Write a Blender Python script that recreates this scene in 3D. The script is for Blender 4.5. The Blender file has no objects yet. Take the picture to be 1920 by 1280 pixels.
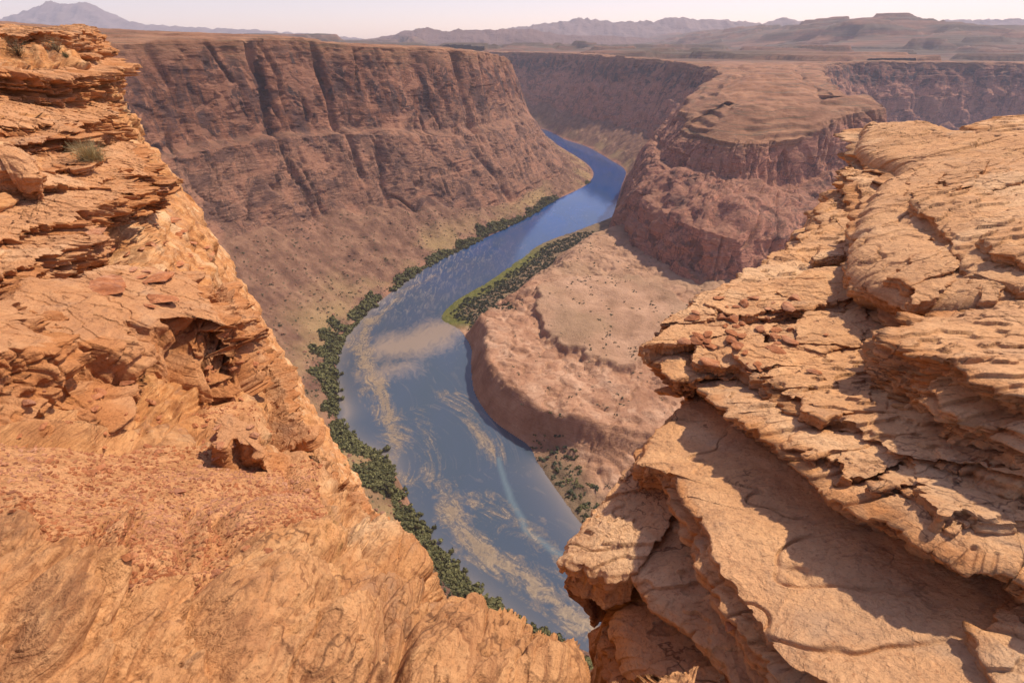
import bpy, math, random
import numpy as np
np.seterr(all='ignore')
S = bpy.context.scene
COL = S.collection
f32 = np.float32
# ---------------------------------------------------------------- camera geometry
TH = math.radians(30.3); FP = 960.0; EYE = 300.0
CT, ST = math.cos(TH), math.sin(TH)
def ray(px, py):
    a = (px-960)/FP; b = (640-py)/FP
    return np.array((a, CT+b*ST, -ST+b*CT))
def atz(px, py, z=0.0):
    d = ray(px, py); t = (z-EYE)/d[2]
    return np.array((d[0]*t, d[1]*t, z))
def atY(px, py, Y):
    d = ray(px, py); t = Y/d[1]
    return np.array((d[0]*t, Y, EYE+d[2]*t))
def att(px, py, t):
    d = ray(px, py)
    return np.array((d[0]*t, d[1]*t, EYE+d[2]*t))
# ---------------------------------------------------------------- noise
_rng = np.random.RandomState(7)
_P = _rng.permutation(4096).astype(np.int32)
_G = _rng.normal(size=(4096, 3)); _G = (_G/np.linalg.norm(_G, axis=1)[:, None]).astype(f32)
_R1 = _rng.rand(4096).astype(f32)
def _h(i, j, k):
    return _P[(_P[(_P[i & 4095]+j) & 4095]+k) & 4095]
def _noise(x, y, z):
    xi = np.floor(x); yi = np.floor(y); zi = np.floor(z)
    fx, fy, fz = x-xi, y-yi, z-zi
    xi = xi.astype(np.int32); yi = yi.astype(np.int32); zi = zi.astype(np.int32)
    u = fx*fx*fx*(fx*(fx*6-15)+10); v = fy*fy*fy*(fy*(fy*6-15)+10); w = fz*fz*fz*(fz*(fz*6-15)+10)
    out = None
    r = []
    for a in (0, 1):
        pa = _P[(xi+a) & 4095]
        for b in (0, 1):
            pb = _P[(pa+yi+b) & 4095]
            for c in (0, 1):
                g = _G[_P[(pb+zi+c) & 4095]]
                r.append(g[:, 0]*(fx-a)+g[:, 1]*(fy-b)+g[:, 2]*(fz-c))
    x00 = r[0]+w*(r[1]-r[0]); x01 = r[2]+w*(r[3]-r[2])
    x10 = r[4]+w*(r[5]-r[4]); x11 = r[6]+w*(r[7]-r[6])
    y0 = x00+v*(x01-x00); y1 = x10+v*(x11-x10)
    return y0+u*(y1-y0)
def noise(x, y, z=0.0):
    x, y, z = np.broadcast_arrays(np.asarray(x, f32), np.asarray(y, f32), np.asarray(z, f32))
    sh = x.shape; x = x.ravel(); y = y.ravel(); z = z.ravel()
    o = np.empty(x.size, f32); n = 60000
    for i in range(0, x.size, n):
        o[i:i+n] = _noise(x[i:i+n], y[i:i+n], z[i:i+n])
    return (o*1.5).reshape(sh)
def fbm(x, y, z=0.0, o=4, g=0.5, l=2.03, ridge=False):
    t = 0; a = 1.0; s = 0
    x = np.asarray(x, f32); y = np.asarray(y, f32); z = np.asarray(z, f32)
    for i in range(o):
        n = noise(x+17.3*i, y-9.1*i, z+5.7*i)
        if ridge: n = 1-2*np.abs(n)
        t = t+a*n; s += a; a *= g; x = x*l; y = y*l; z = z*l
    return t/s
def h1(i, seed=0):
    return _R1[_P[(np.asarray(i).astype(np.int64)*131+int(seed*977)) & 4095]]
def sstep(a, b, x):
    t = np.clip((x-a)/(b-a), 0, 1); return t*t*(3-2*t)
def strata(z, thick, seed=0, sharp=0.18):
    """random per-layer offset in 0..1, stepping quickly between beds"""
    q = z/thick; i = np.floor(q); f = q-i
    a = h1(i, seed); b = h1(i+1, seed)
    return a+(b-a)*sstep(1-sharp, 1, f)
# ---------------------------------------------------------------- mesh helpers
def mk_mesh(name, V, F, mats, attrs=None, smooth=True, mi=None):
    V = np.ascontiguousarray(V, f32).reshape(-1, 3)
    me = bpy.data.meshes.new(name)
    me.vertices.add(len(V)); me.vertices.foreach_set('co', V.ravel())
    F = [np.asarray(f, np.int32) for f in (F if isinstance(F, (list, tuple)) else [F])]
    nl = sum(f.size for f in F); npoly = sum(len(f) for f in F)
    me.loops.add(nl); me.polygons.add(npoly)
    me.loops.foreach_set('vertex_index', np.concatenate([f.ravel() for f in F]))
    tot = np.concatenate([np.full(len(f), f.shape[1], np.int32) for f in F])
    st = np.concatenate([[0], np.cumsum(tot)[:-1]]).astype(np.int32)
    me.polygons.foreach_set('loop_start', st)
    if mi is not None: me.polygons.foreach_set('material_index', np.asarray(mi, np.int32))
    me.polygons.foreach_set('use_smooth', np.full(npoly, smooth, bool))
    for k, a in (attrs or {}).items():
        at = me.attributes.new(k, 'FLOAT', 'POINT'); at.data.foreach_set('value', np.ascontiguousarray(a, f32).ravel())
    me.update(calc_edges=True)
    for m in (mats if isinstance(mats, (list, tuple)) else [mats]): me.materials.append(m)
    return me
def link(name, me, label=None, cat=None, group=None, kind=None, parent=None):
    o = bpy.data.objects.new(name, me); COL.objects.link(o)
    if label: o['label'] = label
    if cat: o['category'] = cat
    if group: o['group'] = group
    if kind: o['kind'] = kind
    if parent: o.parent = parent
    return o
def gfaces(nu, nv, wrap=False, off=0, flip=False):
    i = np.arange(nu if wrap else nu-1)[:, None]; j = np.arange(nv-1)[None, :]
    i2 = (i+1) % nu
    a = i*nv+j; b = i2*nv+j; c = i2*nv+j+1; d = i*nv+j+1
    q = np.stack([a, b, c, d] if not flip else [a, d, c, b], -1).reshape(-1, 4)
    return q+off
def gnormal(P):
    du = np.gradient(P, axis=0); dv = np.gradient(P, axis=1)
    n = np.cross(du, dv); return n/(np.linalg.norm(n, axis=2, keepdims=True)+1e-9)
def catmull(pts, n, even=True):
    """pts [K,...] -> dense n samples with even arclength by the first-3 coords"""
    pts = np.asarray(pts, float); K = len(pts)
    ext = np.concatenate([[2*pts[0]-pts[1]], pts, [2*pts[-1]-pts[-2]]])
    def ev(t):
        i = np.clip(np.floor(t).astype(int), 0, K-2); f = (t-i)
        sh = (-1,)+(1,)*(pts.ndim-1); f = f.reshape(sh)
        p0, p1, p2, p3 = ext[i], ext[i+1], ext[i+2], ext[i+3]
        return .5*((2*p1)+(-p0+p2)*f+(2*p0-5*p1+4*p2-p3)*f*f+(-p0+3*p1-3*p2+p3)*f**3)
    return ev(np.linspace(0, K-1, n) if np.isscalar(n) else n)
def seg_dist(X, Y, poly):
    """unsigned distance and arclength to polyline; side sign (+ left of travel)"""
    best = np.full(X.shape, 1e9); sg = np.ones(X.shape); al = np.zeros(X.shape); acc = 0
    poly = np.asarray(poly, float)
    for a, b in zip(poly[:-1], poly[1:]):
        d = b-a; L2 = d@d; L = math.sqrt(L2)
        t = np.clip(((X-a[0])*d[0]+(Y-a[1])*d[1])/L2, 0, 1)
        ex = X-(a[0]+t*d[0]); ey = Y-(a[1]+t*d[1]); dd = np.hypot(ex, ey)
        m = dd < best; best = np.where(m, dd, best); al = np.where(m, acc+t*L, al)
        sg = np.where(m, np.sign(d[0]*ey-d[1]*ex), sg); acc += L
    return best, al, sg
def inside(X, Y, poly):
    r = np.zeros(X.shape, bool); n = len(poly)
    for i in range(n):
        x1, y1 = poly[i][:2]; x2, y2 = poly[(i+1) % n][:2]
        if y1 == y2: continue
        c = ((y1 > Y) != (y2 > Y)) & (X < (x2-x1)*(Y-y1)/(y2-y1)+x1); r ^= c
    return r
class TPS:
    """thin plate spline z(x,y) through control points"""
    def __init__(s, P, lam=0.0):
        P = np.asarray(P, float); s.c = P[:, :2]; n = len(P)
        s.sc = max(1e-6, np.ptp(s.c)); c = s.c/s.sc
        K = s.phi(np.hypot(c[:, None, 0]-c[None, :, 0], c[:, None, 1]-c[None, :, 1]))
        K += lam*np.eye(n)
        A = np.zeros((n+3, n+3)); A[:n, :n] = K; A[:n, n] = 1; A[:n, n+1:] = c
        A[n, :n] = 1; A[n+1:, :n] = c.T
        s.w = np.linalg.lstsq(A, np.concatenate([P[:, 2], [0, 0, 0]]), rcond=None)[0]; s.cn = c
    @staticmethod
    def phi(r): return np.where(r > 1e-9, r*r*np.log(np.maximum(r, 1e-9)), 0)
    def __call__(s, x, y):
        x = np.asarray(x, float)/s.sc; y = np.asarray(y, float)/s.sc
        o = s.w[-3]+s.w[-2]*x+s.w[-1]*y
        for (cx, cy), w in zip(s.cn, s.w[:-3]): o = o+w*s.phi(np.hypot(x-cx, y-cy))
        return o
# ---------------------------------------------------------------- node helper
class NT:
    def __init__(s, name, disp=False):
        s.m = bpy.data.materials.new(name); s.m.use_nodes = True; s.t = s.m.node_tree
        s.t.nodes.clear()
        s.out = s.n('ShaderNodeOutputMaterial'); s.b = s.n('ShaderNodeBsdfPrincipled')
        s.l(s.b.outputs[0], s.out.inputs[0]); s.b.inputs['Roughness'].default_value = .9
        s.b.inputs['Specular IOR Level'].default_value = .15
    def n(s, t, **kw):
        x = s.t.nodes.new(t)
        for k, v in kw.items(): setattr(x, k, v)
        return x
    def l(s, a, b): s.t.links.new(a, b)
    def put(s, sock, v):
        if hasattr(v, 'is_linked') or hasattr(v, 'links'): s.l(v, sock)
        else: sock.default_value = v
    def attr(s, name): return s.n('ShaderNodeAttribute', attribute_name=name).outputs['Fac']
    def pos(s, scale=(1, 1, 1)):
        g = s.n('ShaderNodeNewGeometry'); m = s.n('ShaderNodeMapping'); m.inputs['Scale'].default_value = scale
        s.l(g.outputs['Position'], m.inputs[0]); return m.outputs[0]
    def noise(s, vec, scale, detail=6, rough=.55, dist=0.0, color=False):
        x = s.n('ShaderNodeTexNoise'); s.l(vec, x.inputs['Vector'])
        for k, v in (('Scale', scale), ('Detail', detail), ('Roughness', rough), ('Distortion', dist)): x.inputs[k].default_value = v
        return x.outputs['Color' if color else 'Fac']
    def voro(s, vec, scale, feature='F1', rnd=1.0):
        x = s.n('ShaderNodeTexVoronoi', feature=feature); s.l(vec, x.inputs['Vector']); x.inputs['Scale'].default_value = scale
        x.inputs['Randomness'].default_value = rnd
        return x.outputs['Distance']
    def math(s, op, a, b=None, clamp=False):
        x = s.n('ShaderNodeMath', operation=op, use_clamp=clamp); s.put(x.inputs[0], a)
        if b is not None: s.put(x.inputs[1], b)
        return x.outputs[0]
    def ramp(s, fac, stops, interp='LINEAR'):
        x = s.n('ShaderNodeValToRGB'); s.l(fac, x.inputs[0]); e = x.color_ramp; e.interpolation = interp
        while len(e.elements) < len(stops): e.elements.new(.5)
        for el, (p, c) in zip(e.elements, stops):
            el.position = p; el.color = (*c, 1) if not np.isscalar(c) else (c, c, c, 1)
        return x.outputs[0]
    def mix(s, fac, a, b, mode='MIX'):
        x = s.n('ShaderNodeMix', data_type='RGBA', blend_type=mode)
        s.put(x.inputs[0], fac)
        for q, v in ((x.inputs[6], a), (x.inputs[7], b)):
            if isinstance(v, tuple): q.default_value = (*v, 1)
            else: s.l(v, q)
        return x.outputs[2]
    def comb(s, x, y, z):
        c = s.n('ShaderNodeCombineXYZ')
        for i, v in enumerate((x, y, z)): s.put(c.inputs[i], v)
        return c.outputs[0]
    def sep(s, v):
        x = s.n('ShaderNodeSeparateXYZ'); s.l(v, x.inputs[0]); return x.outputs
    def bump(s, height, strength, dist, prev=None):
        x = s.n('ShaderNodeBump'); s.put(x.inputs['Height'], height); x.inputs['Strength'].default_value = strength
        x.inputs['Distance'].default_value = dist
        if prev is not None: s.l(prev, x.inputs['Normal'])
        return x.outputs[0]
    def fin(s, color, normal=None, rough=None):
        s.put(s.b.inputs['Base Color'], color)
        if normal is not None: s.l(normal, s.b.inputs['Normal'])
        if rough is not None: s.put(s.b.inputs['Roughness'], rough)
        return s.m
# ---------------------------------------------------------------- camera, world, light
cam = bpy.data.cameras.new('camera'); co = bpy.data.objects.new('camera', cam); COL.objects.link(co)
co.location = (0, 0, EYE); co.rotation_euler = (math.radians(90)-TH, 0, 0)
cam.sensor_width = 36; cam.lens = 18; cam.clip_start = .05; cam.clip_end = 80000
S.camera = co
cam.dof.use_dof = True; cam.dof.focus_distance = 9; cam.dof.aperture_fstop = 5.6
SUN_AZ, SUN_EL = math.radians(58), math.radians(52)   # azimuth from +Y towards +X
w = bpy.data.worlds.new('World'); S.world = w; w.use_nodes = True
nt = w.node_tree; nt.nodes.clear()
sky = nt.nodes.new('ShaderNodeTexSky'); sky.sky_type = 'NISHITA'; sky.sun_disc = False
sky.sun_elevation = SUN_EL; sky.sun_rotation = SUN_AZ; sky.altitude = 1200
sky.air_density = 1.0; sky.dust_density = 1.6; sky.ozone_density = 1.0
mx = nt.nodes.new('ShaderNodeMix'); mx.data_type = 'RGBA'; mx.blend_type = 'MULTIPLY'; mx.inputs[0].default_value = 1
mx.inputs[7].default_value = (.95, .72, .70, 1)
bg = nt.nodes.new('ShaderNodeBackground'); bg.inputs[1].default_value = .15
wo = nt.nodes.new('ShaderNodeOutputWorld')
nt.links.new(sky.outputs[0], mx.inputs[6]); nt.links.new(mx.outputs[2], bg.inputs[0]); nt.links.new(bg.outputs[0], wo.inputs[0])
sl = bpy.data.lights.new('sun', 'SUN'); sl.energy = 3.2; sl.angle = math.radians(1.4); sl.color = (1, .87, .68)
so = bpy.data.objects.new('sun', sl); COL.objects.link(so)
from mathutils import Vector
sd = Vector((math.sin(SUN_AZ)*math.cos(SUN_EL), math.cos(SUN_AZ)*math.cos(SUN_EL), math.sin(SUN_EL)))
so.rotation_euler = sd.to_track_quat('Z', 'Y').to_euler(); so.location = (0, 0, 900)
S.view_settings.view_transform = 'Standard'; S.view_settings.look = 'None'; S.view_settings.exposure = .72; S.view_settings.gamma = 1
S.render.engine = 'CYCLES'
S.cycles.use_denoising = True
try: S.cycles.denoiser = 'OPENIMAGEDENOISE'
except Exception: pass
S.cycles.max_bounces = 4; S.cycles.diffuse_bounces = 3; S.cycles.volume_bounces = 1; S.cycles.transparent_max_bounces = 4
# ================================================================ CANYON
def loft(ribs, nu, counts, even=True):
    """ribs [K,M,3] -> grid; smooth along u, straight along the profile with eased corners"""
    R = np.asarray(ribs, float)
    t = catmull(R, 400); base = t[:, 3]
    L = np.concatenate([[0], np.cumsum(np.linalg.norm(np.diff(base, axis=0), axis=1))])
    dist = np.hypot(base[:, 0], base[:, 1])
    wgt = np.concatenate([[0], np.cumsum(np.diff(L)/(dist[1:]**.8))])
    k = np.interp(np.linspace(0, wgt[-1], nu), wgt, np.linspace(0, len(R)-1, 400))
    G = catmull(R, k)                                    # nu,M,3
    al = np.interp(k, np.linspace(0, len(R)-1, 400), L)
    rows = []; vv = []
    for m, n in enumerate(counts):
        f = np.arange(n)/n
        rows.append(G[:, m, None]+(G[:, m+1]-G[:, m])[:, None]*f[None, :, None]); vv.append(m+f)
    rows.append(G[:, -1:, :]); vv.append([len(counts)])
    P = np.concatenate(rows, 1); v = np.concatenate(vv)
    # ease corners
    for _ in range(3):
        P[:, 1:-1] = P[:, 1:-1]*.5+.25*(P[:, :-2]+P[:, 2:])
    return P, al, v
def rib(bank, d, prof):
    d = np.array(d, float); d /= np.hypot(*d)
    return [(bank[0]+d[0]*q, bank[1]+d[1]*q, z) for q, z in prof]
def cliff_detail(P, al, v, amp, seed, tri, scale=1.0, lim=None, terr=0.7, bill=False, gul=()):
    """carve a lofted wall: buttresses, cracks, beds, gullied talus, stepped tops"""
    x, y, z = (P[..., i] for i in range(3))
    N = gnormal(P)
    flip = np.sign(np.mean(N[..., 2])) or 1; N = N*flip
    H = N.copy(); H[..., 2] *= .35; H /= np.linalg.norm(H, axis=2, keepdims=True)+1e-9
    vm = np.broadcast_to(v[None, :], x.shape)+.25*fbm(x/60, y/60, z/60+seed, 3)
    vm0 = vm+.9*np.clip(fbm(np.broadcast_to(al[:, None], x.shape)/75, vm*.2, seed+4, 3), -.5, .8)*(vm < 3.2)
    cm = sstep(2.75, 3.1, np.where(vm < 3.2, vm0, vm))*(1-sstep(5.9, 6.25, vm)); tm = sstep(.9, 1.3, vm)*(1-cm)*(vm < 4); pm = sstep(5.7, 6.1, vm)
    s = scale
    sa = np.broadcast_to(al[:, None], x.shape)
    a = fbm(x/(95*s), y/(95*s), z/(190*s)+seed, 3)*17
    zz = z+6*fbm(x/130, y/130, seed, 2)
    up = sstep(4.2, 4.9, vm)                                  # upper tier: blocky; lower tier: smoother slabs
    lean = 18*noise(sa/160, z/90, seed)+.25*z*noise(sa/300, 0*x, seed+3)
    sc1 = sa+lean+5*fbm(sa/25, z/30, seed, 3)
    a += (strata(sc1, 44*s, seed, .06)-.5)*(1.2+3.2*up)*(.05+1.1*sstep(.0, .35, noise(x/120, y/120, seed+6)))
    a += (strata(sc1*1.03+.3*z*(1-up)+300, 17*s, seed+1, .08)-.5)*(1.0+1.9*up)*sstep(-.25, .3, noise(x/70, y/70, z/60+seed+8))
    a += (strata(sc1+900+4*noise(x/6, y/6, z/14), 6.5*s, seed+2, .2)-.5)*.9*(.3+.7*up)*sstep(-.1, .4, noise(x/40, y/40, z/40+seed+9))
    brk = np.clip(.35+1.8*noise(x/55+9, y/55, z/60+seed), 0, 1)
    a += (strata(zz, 16, seed, .1)-.5)*4.0*brk+(strata(zz+2.5*noise(x/14, y/14, seed), 5.3, seed+1)-.5)*.9*brk
    for scj, dp, wd in ((52, 13, .03), (21, 4.5, .035)):
        c = np.abs(noise((sa+lean)/(scj*s)+seed, z/(150*s), seed+scj))
        ok = sstep(-.05, .3, noise(x/50, y/50, z/60+seed*3+scj))
        a -= dp*np.exp(-(c/wd)**2)*ok
    for gp, w_, dp_, ln_, lo_, hi_ in gul:
        w_ *= .35+.55*abs(math.sin(gp*1.7)); dp_ *= .55+.6*abs(math.cos(gp*2.3))
        j_ = int(np.argmin(np.abs(v-5.7))); Q_ = P[:, j_]; px_ = 960+FP*Q_[:, 0]/(Q_[:, 1]*CT-(Q_[:, 2]-EYE)*ST)
        g_ = (px_ > 100) & (px_ < 1000); a0 = np.interp(gp, px_[g_], -al[g_]) if False else al[g_][np.argmin(np.abs(px_[g_]-gp))]
        wd_ = w_*(1+.5*noise(z/40, 0*x, gp)); a -= dp_*np.exp(-np.abs((sa-a0-ln_*(300-z)+9*noise(z/45, 0*x+gp, seed))/wd_)**1.6)*sstep(lo_-.25, lo_+.15, vm)*(1-sstep(hi_-.2, hi_+.2, vm))
    q = fbm(x/44+3*seed, y/44, z/60, 4); a -= (2.6*sstep(.02, .05, q)+2.4*sstep(.2, .23, q)+2*sstep(-.27, -.24, q))
    q = fbm((sa+.8*z)/30, z/70, seed+5, 3); a -= 1.6*sstep(.1, .13, q)
    a += fbm(x/8, y/8, z/4.5, 4)*1.3
    near = sstep(120, 330, np.hypot(x, y)); a = a*(.12+.88*near)
    D = H*(a*cm*amp)[..., None]
    if bill:
        bm_ = sstep(2.9, 3.3, vm)*(1-sstep(4.9, 5.6, vm)); ff_ = np.clip((v[None, :]-4), 0, 1)
        bl_ = np.abs(noise((x+.4*z)/52, y/52, z/70))*1.0+.45*np.abs(noise(x/23+.3*noise(x/30, y/30), y/23, z/34+5))
        D = D+N*((bl_-.35)*15*bm_)[..., None]; D[..., 2] += 13*np.sin(np.pi*ff_)*bm_
    # talus: gullies running down the slope
    wz = np.broadcast_to(al[:, None], x.shape)
    g = fbm(wz/60+seed+.3*vm, vm*.45, 0*x+seed, 4, ridge=True)*13+fbm(wz/17, vm*1.2, seed, 3, ridge=True)*3.2+fbm(x/6, y/6, z/6, 4)*1.3
    env = sstep(1.0, 1.9, v)[None, :]
    D[..., 2] += g*tm*env*amp
    P = P+D
    # stepped slickrock on the tops
    zt = P[..., 2]+7*fbm(x/70, y/70, seed, 5); st = np.where(bill, 9.0, 6.5)
    qz = np.floor(zt/st); fz = zt/st-qz; zq = (qz+sstep(.62, .93, fz))*st
    P[..., 2] += (zq-zt)*pm*terr*sstep(-.25, .25, noise(x/80, y/80, seed+2))+fbm(x/25, y/25, 3+seed, 5)*3*pm*amp
    return P, tm, cm, pm
def slope_attr(P):
    n = gnormal(P); return np.abs(n[..., 2])

# ---- materials
def canyon_mat(name, dark=1.0, warm=1.0, lo=1.0):
    m = NT(name); p = m.pos()
    xyz = m.sep(p)
    vst = m.noise(m.pos((.055, .055, .0045)), 1, 7, .62, .4)
    blot = m.noise(m.pos((.016, .016, .03)), 1, 6, .6, .8)
    fine = m.noise(m.pos((.22, .22, .5)), 1, 8, .65)
    zw = m.math('ADD', m.math('MULTIPLY', xyz[2], .05), m.math('MULTIPLY', blot, 1.2))
    bands = m.noise(m.comb(0.0, 0.0, m.math('MULTIPLY', zw, 5.5)), 1, 5, .7)
    rock_lo = m.ramp(fine, [(.25, (.15*warm*lo, .074*lo, .05*lo)), (.5, (.27*warm*lo, .14*lo, .09*lo)), (.78, (.43*warm*lo, .24*lo, .155*lo))])
    rock_hi = m.ramp(fine, [(.25, (.10*warm*lo, .042*lo, .028*lo)), (.5, (.19*warm*lo, .082*lo, .05*lo)), (.8, (.33*warm*lo, .155*lo, .09*lo))])
    hi = m.ramp(m.math('ADD', m.math('MULTIPLY', xyz[2], 1/300), m.math('MULTIPLY', m.math('SUBTRACT', blot, .5), .25)), [(.58, 0.), (.66, 1.)])
    rock = m.mix(hi, rock_lo, rock_hi)
    rock = m.mix(m.ramp(bands, [(.36, .55), (.5, 0.), (.62, 0.)]), rock, (.15, .068, .045))
    rock = m.mix(m.ramp(bands, [(.6, 0.), (.74, .5)]), rock, (.50, .30, .21))
    # desert varnish: streaks and sheets, stronger on the upper walls
    vn = m.math('MULTIPLY', m.ramp(vst, [(.47, 0.), (.53, .85), (.7, 1.)]), m.ramp(blot, [(.38, .1), (.47, .55), (.6, 1.)]))
    vn = m.math('MULTIPLY', vn, m.math('ADD', m.math('MULTIPLY', hi, .72*dark), .26*dark))
    vn = m.math('MULTIPLY', vn, m.attr('varnish'))
    vn = m.math('ADD', vn, m.math('MULTIPLY', hi, m.math('MULTIPLY', m.math('SUBTRACT', m.attr('varnish'), 1.0), .55)), True)
    rock = m.mix(vn, rock, (.042, .032, .036))
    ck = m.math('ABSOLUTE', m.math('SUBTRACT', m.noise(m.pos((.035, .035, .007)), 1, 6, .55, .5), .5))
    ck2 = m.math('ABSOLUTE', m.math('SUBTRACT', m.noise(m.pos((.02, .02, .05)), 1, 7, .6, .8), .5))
    rock = m.mix(m.math('MULTIPLY', m.ramp(ck, [(.004, .85), (.018, 0.)]), m.ramp(fine, [(.35, .2), (.6, 1.)])), rock, (.05, .033, .03))  # both crack sets darken the colour: painted crack shade plus joint varnish
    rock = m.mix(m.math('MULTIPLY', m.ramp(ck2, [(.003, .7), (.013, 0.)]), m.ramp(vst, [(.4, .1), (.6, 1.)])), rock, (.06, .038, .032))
    pt = m.noise(m.pos((.022, .022, .03)), 1, 6, .55, 1.5); rock = m.mix(m.ramp(pt, [(.55, 0.), (.57, .6)]), rock, (.40, .195, .12)); rock = m.mix(m.ramp(pt, [(.41, .65), (.44, 0.)]), rock, (.095, .052, .046))
    tl = m.noise(p, .05, 8, .65); tl2 = m.noise(p, .012, 4, .5)
    soil = m.ramp(tl, [(.3, (.10, .05, .036)), (.5, (.205, .108, .07)), (.7, (.34, .195, .122))])
    lowz = m.ramp(m.math('MULTIPLY', xyz[2], .01), [(.14, .75), (.4, .0)])
    soil = m.mix(m.math('MULTIPLY', lowz, m.ramp(tl2, [(.46, 0.), (.6, .8)])), soil, (.40, .28, .125))
    dots = m.voro(m.pos(), .16)
    soil = m.mix(m.ramp(dots, [(.10, .75), (.2, 0.)]), soil, (.075, .085, .045))
    top = m.ramp(m.noise(p, .02, 8, .65), [(.3, (.17, .075, .04)), (.5, (.30, .145, .08)), (.7, (.42, .22, .125))])
    td = m.ramp(m.noise(m.pos((.012, .012, .5)), 1, 8, .7), [(.5, 0.), (.62, .7)])
    top = m.mix(td, top, (.11, .09, .055))
    c = m.mix(m.attr('talus'), rock, soil); c = m.mix(m.attr('top'), c, top)
    b1 = m.bump(m.noise(m.pos((.12, .12, .35)), 1, 10, .7), 1.0, 3.0)
    b2 = m.bump(m.noise(m.pos((.5, .5, 1.6)), 1, 6, .7), .8, .9, b1)
    return m.fin(c, b2, .95)
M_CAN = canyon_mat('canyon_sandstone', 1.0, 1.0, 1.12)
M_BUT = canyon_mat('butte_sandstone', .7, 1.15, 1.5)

def wall_obj(name, ribs, nu, counts, amp, seed, mat, flip=False, scale=1., terr=.7, varn=lambda x, y: 0*x+1., bill=False, gul=()):
    P, al, v = loft(ribs, nu, counts)
    P, tm, cm, pm = cliff_detail(P, al, v, amp, seed, None, scale, terr=terr, bill=bill, gul=gul)
    # loose soil also lies on ledges
    sl = slope_attr(P); x, y, z = (P[..., i] for i in range(3))
    tal = np.clip(tm*sstep(.45, .62, sl+.15*noise(x/20, y/20, z/20)), 0, 1)
    led = sstep(.72, .85, sl)*(cm > .5)*.8
    me = mk_mesh(name, P, gfaces(P.shape[0], P.shape[1], flip=flip), mat, {'talus': np.maximum(tal, led*.6), 'top': pm, 'varnish': varn(x, y)})
    o = link(name, me, kind='structure'); return o, P, al, v
FAR = [(40, 3), (1, 4)]
def A(bank, d, tm, base, lo, li, rim, back=(40, 4), far=(500, 14)):
    r = rim
    return rib(bank, d, [(-30, -14), (0, 0), tm, base, lo, li, rim, (r[0]+back[0], r[1]+back[1]), (r[0]+far[0], r[1]+far[1])])
ribsA = [
 A((-520, 2420), (-.1, -1), (20, 8), (40, 20), (90, 140), (105, 150), (150, 250), far=(200, 4)),
 A((-150, 2330), (-.35, -.94), (20, 8), (40, 20), (90, 140), (105, 150), (150, 250), far=(200, 4)),
 A((90, 2120), (-.85, -.5), (25, 8), (50, 22), (100, 140), (112, 150), (150, 250), far=(250, 4)),
 A((160, 1800), (-.97, -.2), (40, 10), (80, 32), (135, 140), (145, 150), (180, 250), far=(300, 6)),
 A((218, 1480), (-1, .02), (55, 12), (95, 34), (165, 125), (178, 140), (215, 252), far=(300, 8)),
 A((190, 1290), (-.93, .3), (34, 10), (66, 30), (150, 140), (166, 152), (210, 268), far=(400, 10)),
 A((94, 1125), (-.9, .42), (20, 7), (46, 22), (108, 145), (130, 156), (168, 283), far=(500, 12)),
 A((26, 992), (-.9, .42), (22, 8), (52, 26), (110, 150), (132, 160), (165, 290), far=(600, 12)),
 A((-69, 844), (-.9, .42), (40, 16), (84, 48), (128, 168), (148, 177), (176, 295), far=(600, 14)),
 A((-125, 753), (-.9, .42), (55, 24), (120, 72), (148, 182), (168, 189), (190, 304), far=(600, 18)),
 A((-182, 604), (-.91, .41), (70, 28), (150, 84), (174, 190), (192, 197), (211, 301), far=(420, 26)),
 A((-195, 501), (-.95, .3), (80, 30), (165, 86), (195, 190), (210, 197), (250, 299), far=(420, 24)),
 A((-175, 418), (-.99, .05), (80, 30), (160, 80), (195, 190), (210, 197), (255, 297), far=(400, 8)),
 A((-154, 361), (-.95, -.3), (70, 28), (150, 75), (185, 190), (200, 197), (245, 295), far=(300, 4)),
 A((-98, 307), (-.8, -.6), (55, 22), (110, 60), (165, 190), (178, 197), (225, 293), far=(200, 2)),
 A((-60, 244), (-.6, -.8), (45, 16), (88, 45), (150, 180), (165, 197), (225, 291), far=(100, 0)),
 A((-12, 192), (-.12, -.99), (40, 12), (84, 40), (138, 180), (150, 197), (192, 287), far=(60, -1)),
 A((50, 160), (.1, -.99), (30, 8), (64, 30), (108, 180), (120, 197), (162, 287), far=(60, -1)),
 A((140, 120), (.3, -.95), (20, 8), (50, 30), (90, 180), (100, 197), (140, 287), far=(60, -1)),
 A((330, 40), (.3, -.95), (20, 8), (50, 30), (90, 180), (100, 197), (140, 287), far=(60, -1))]
cntA = [6, 46, 50, 150, 14, 170, 20, 50]
wallA = wall_obj('canyon_wall', ribsA, 1300, cntA, .72, 1.0, M_CAN, flip=True, gul=[(300, 5, 8, .0, 4.8, 6.4), (482, 9, 14, .03, 4.4, 6.6), (512, 4, 8, .0, 4.6, 6.5), (600, 6, 14, .0, 3.4, 6.6), (738, 13, 18, -.06, 3.0, 6.6), (775, 5, 9, -.05, 4.6, 6.5), (862, 10, 15, .0, 4.0, 6.6), (905, 7, 12, -.15, 3.6, 6.5), (690, 5, 8, .3, 3.0, 4.5), (770, 13, 13, -.5, 2.8, 4.8), (440, 6, 9, -.15, 2.9, 4.5)])

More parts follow.
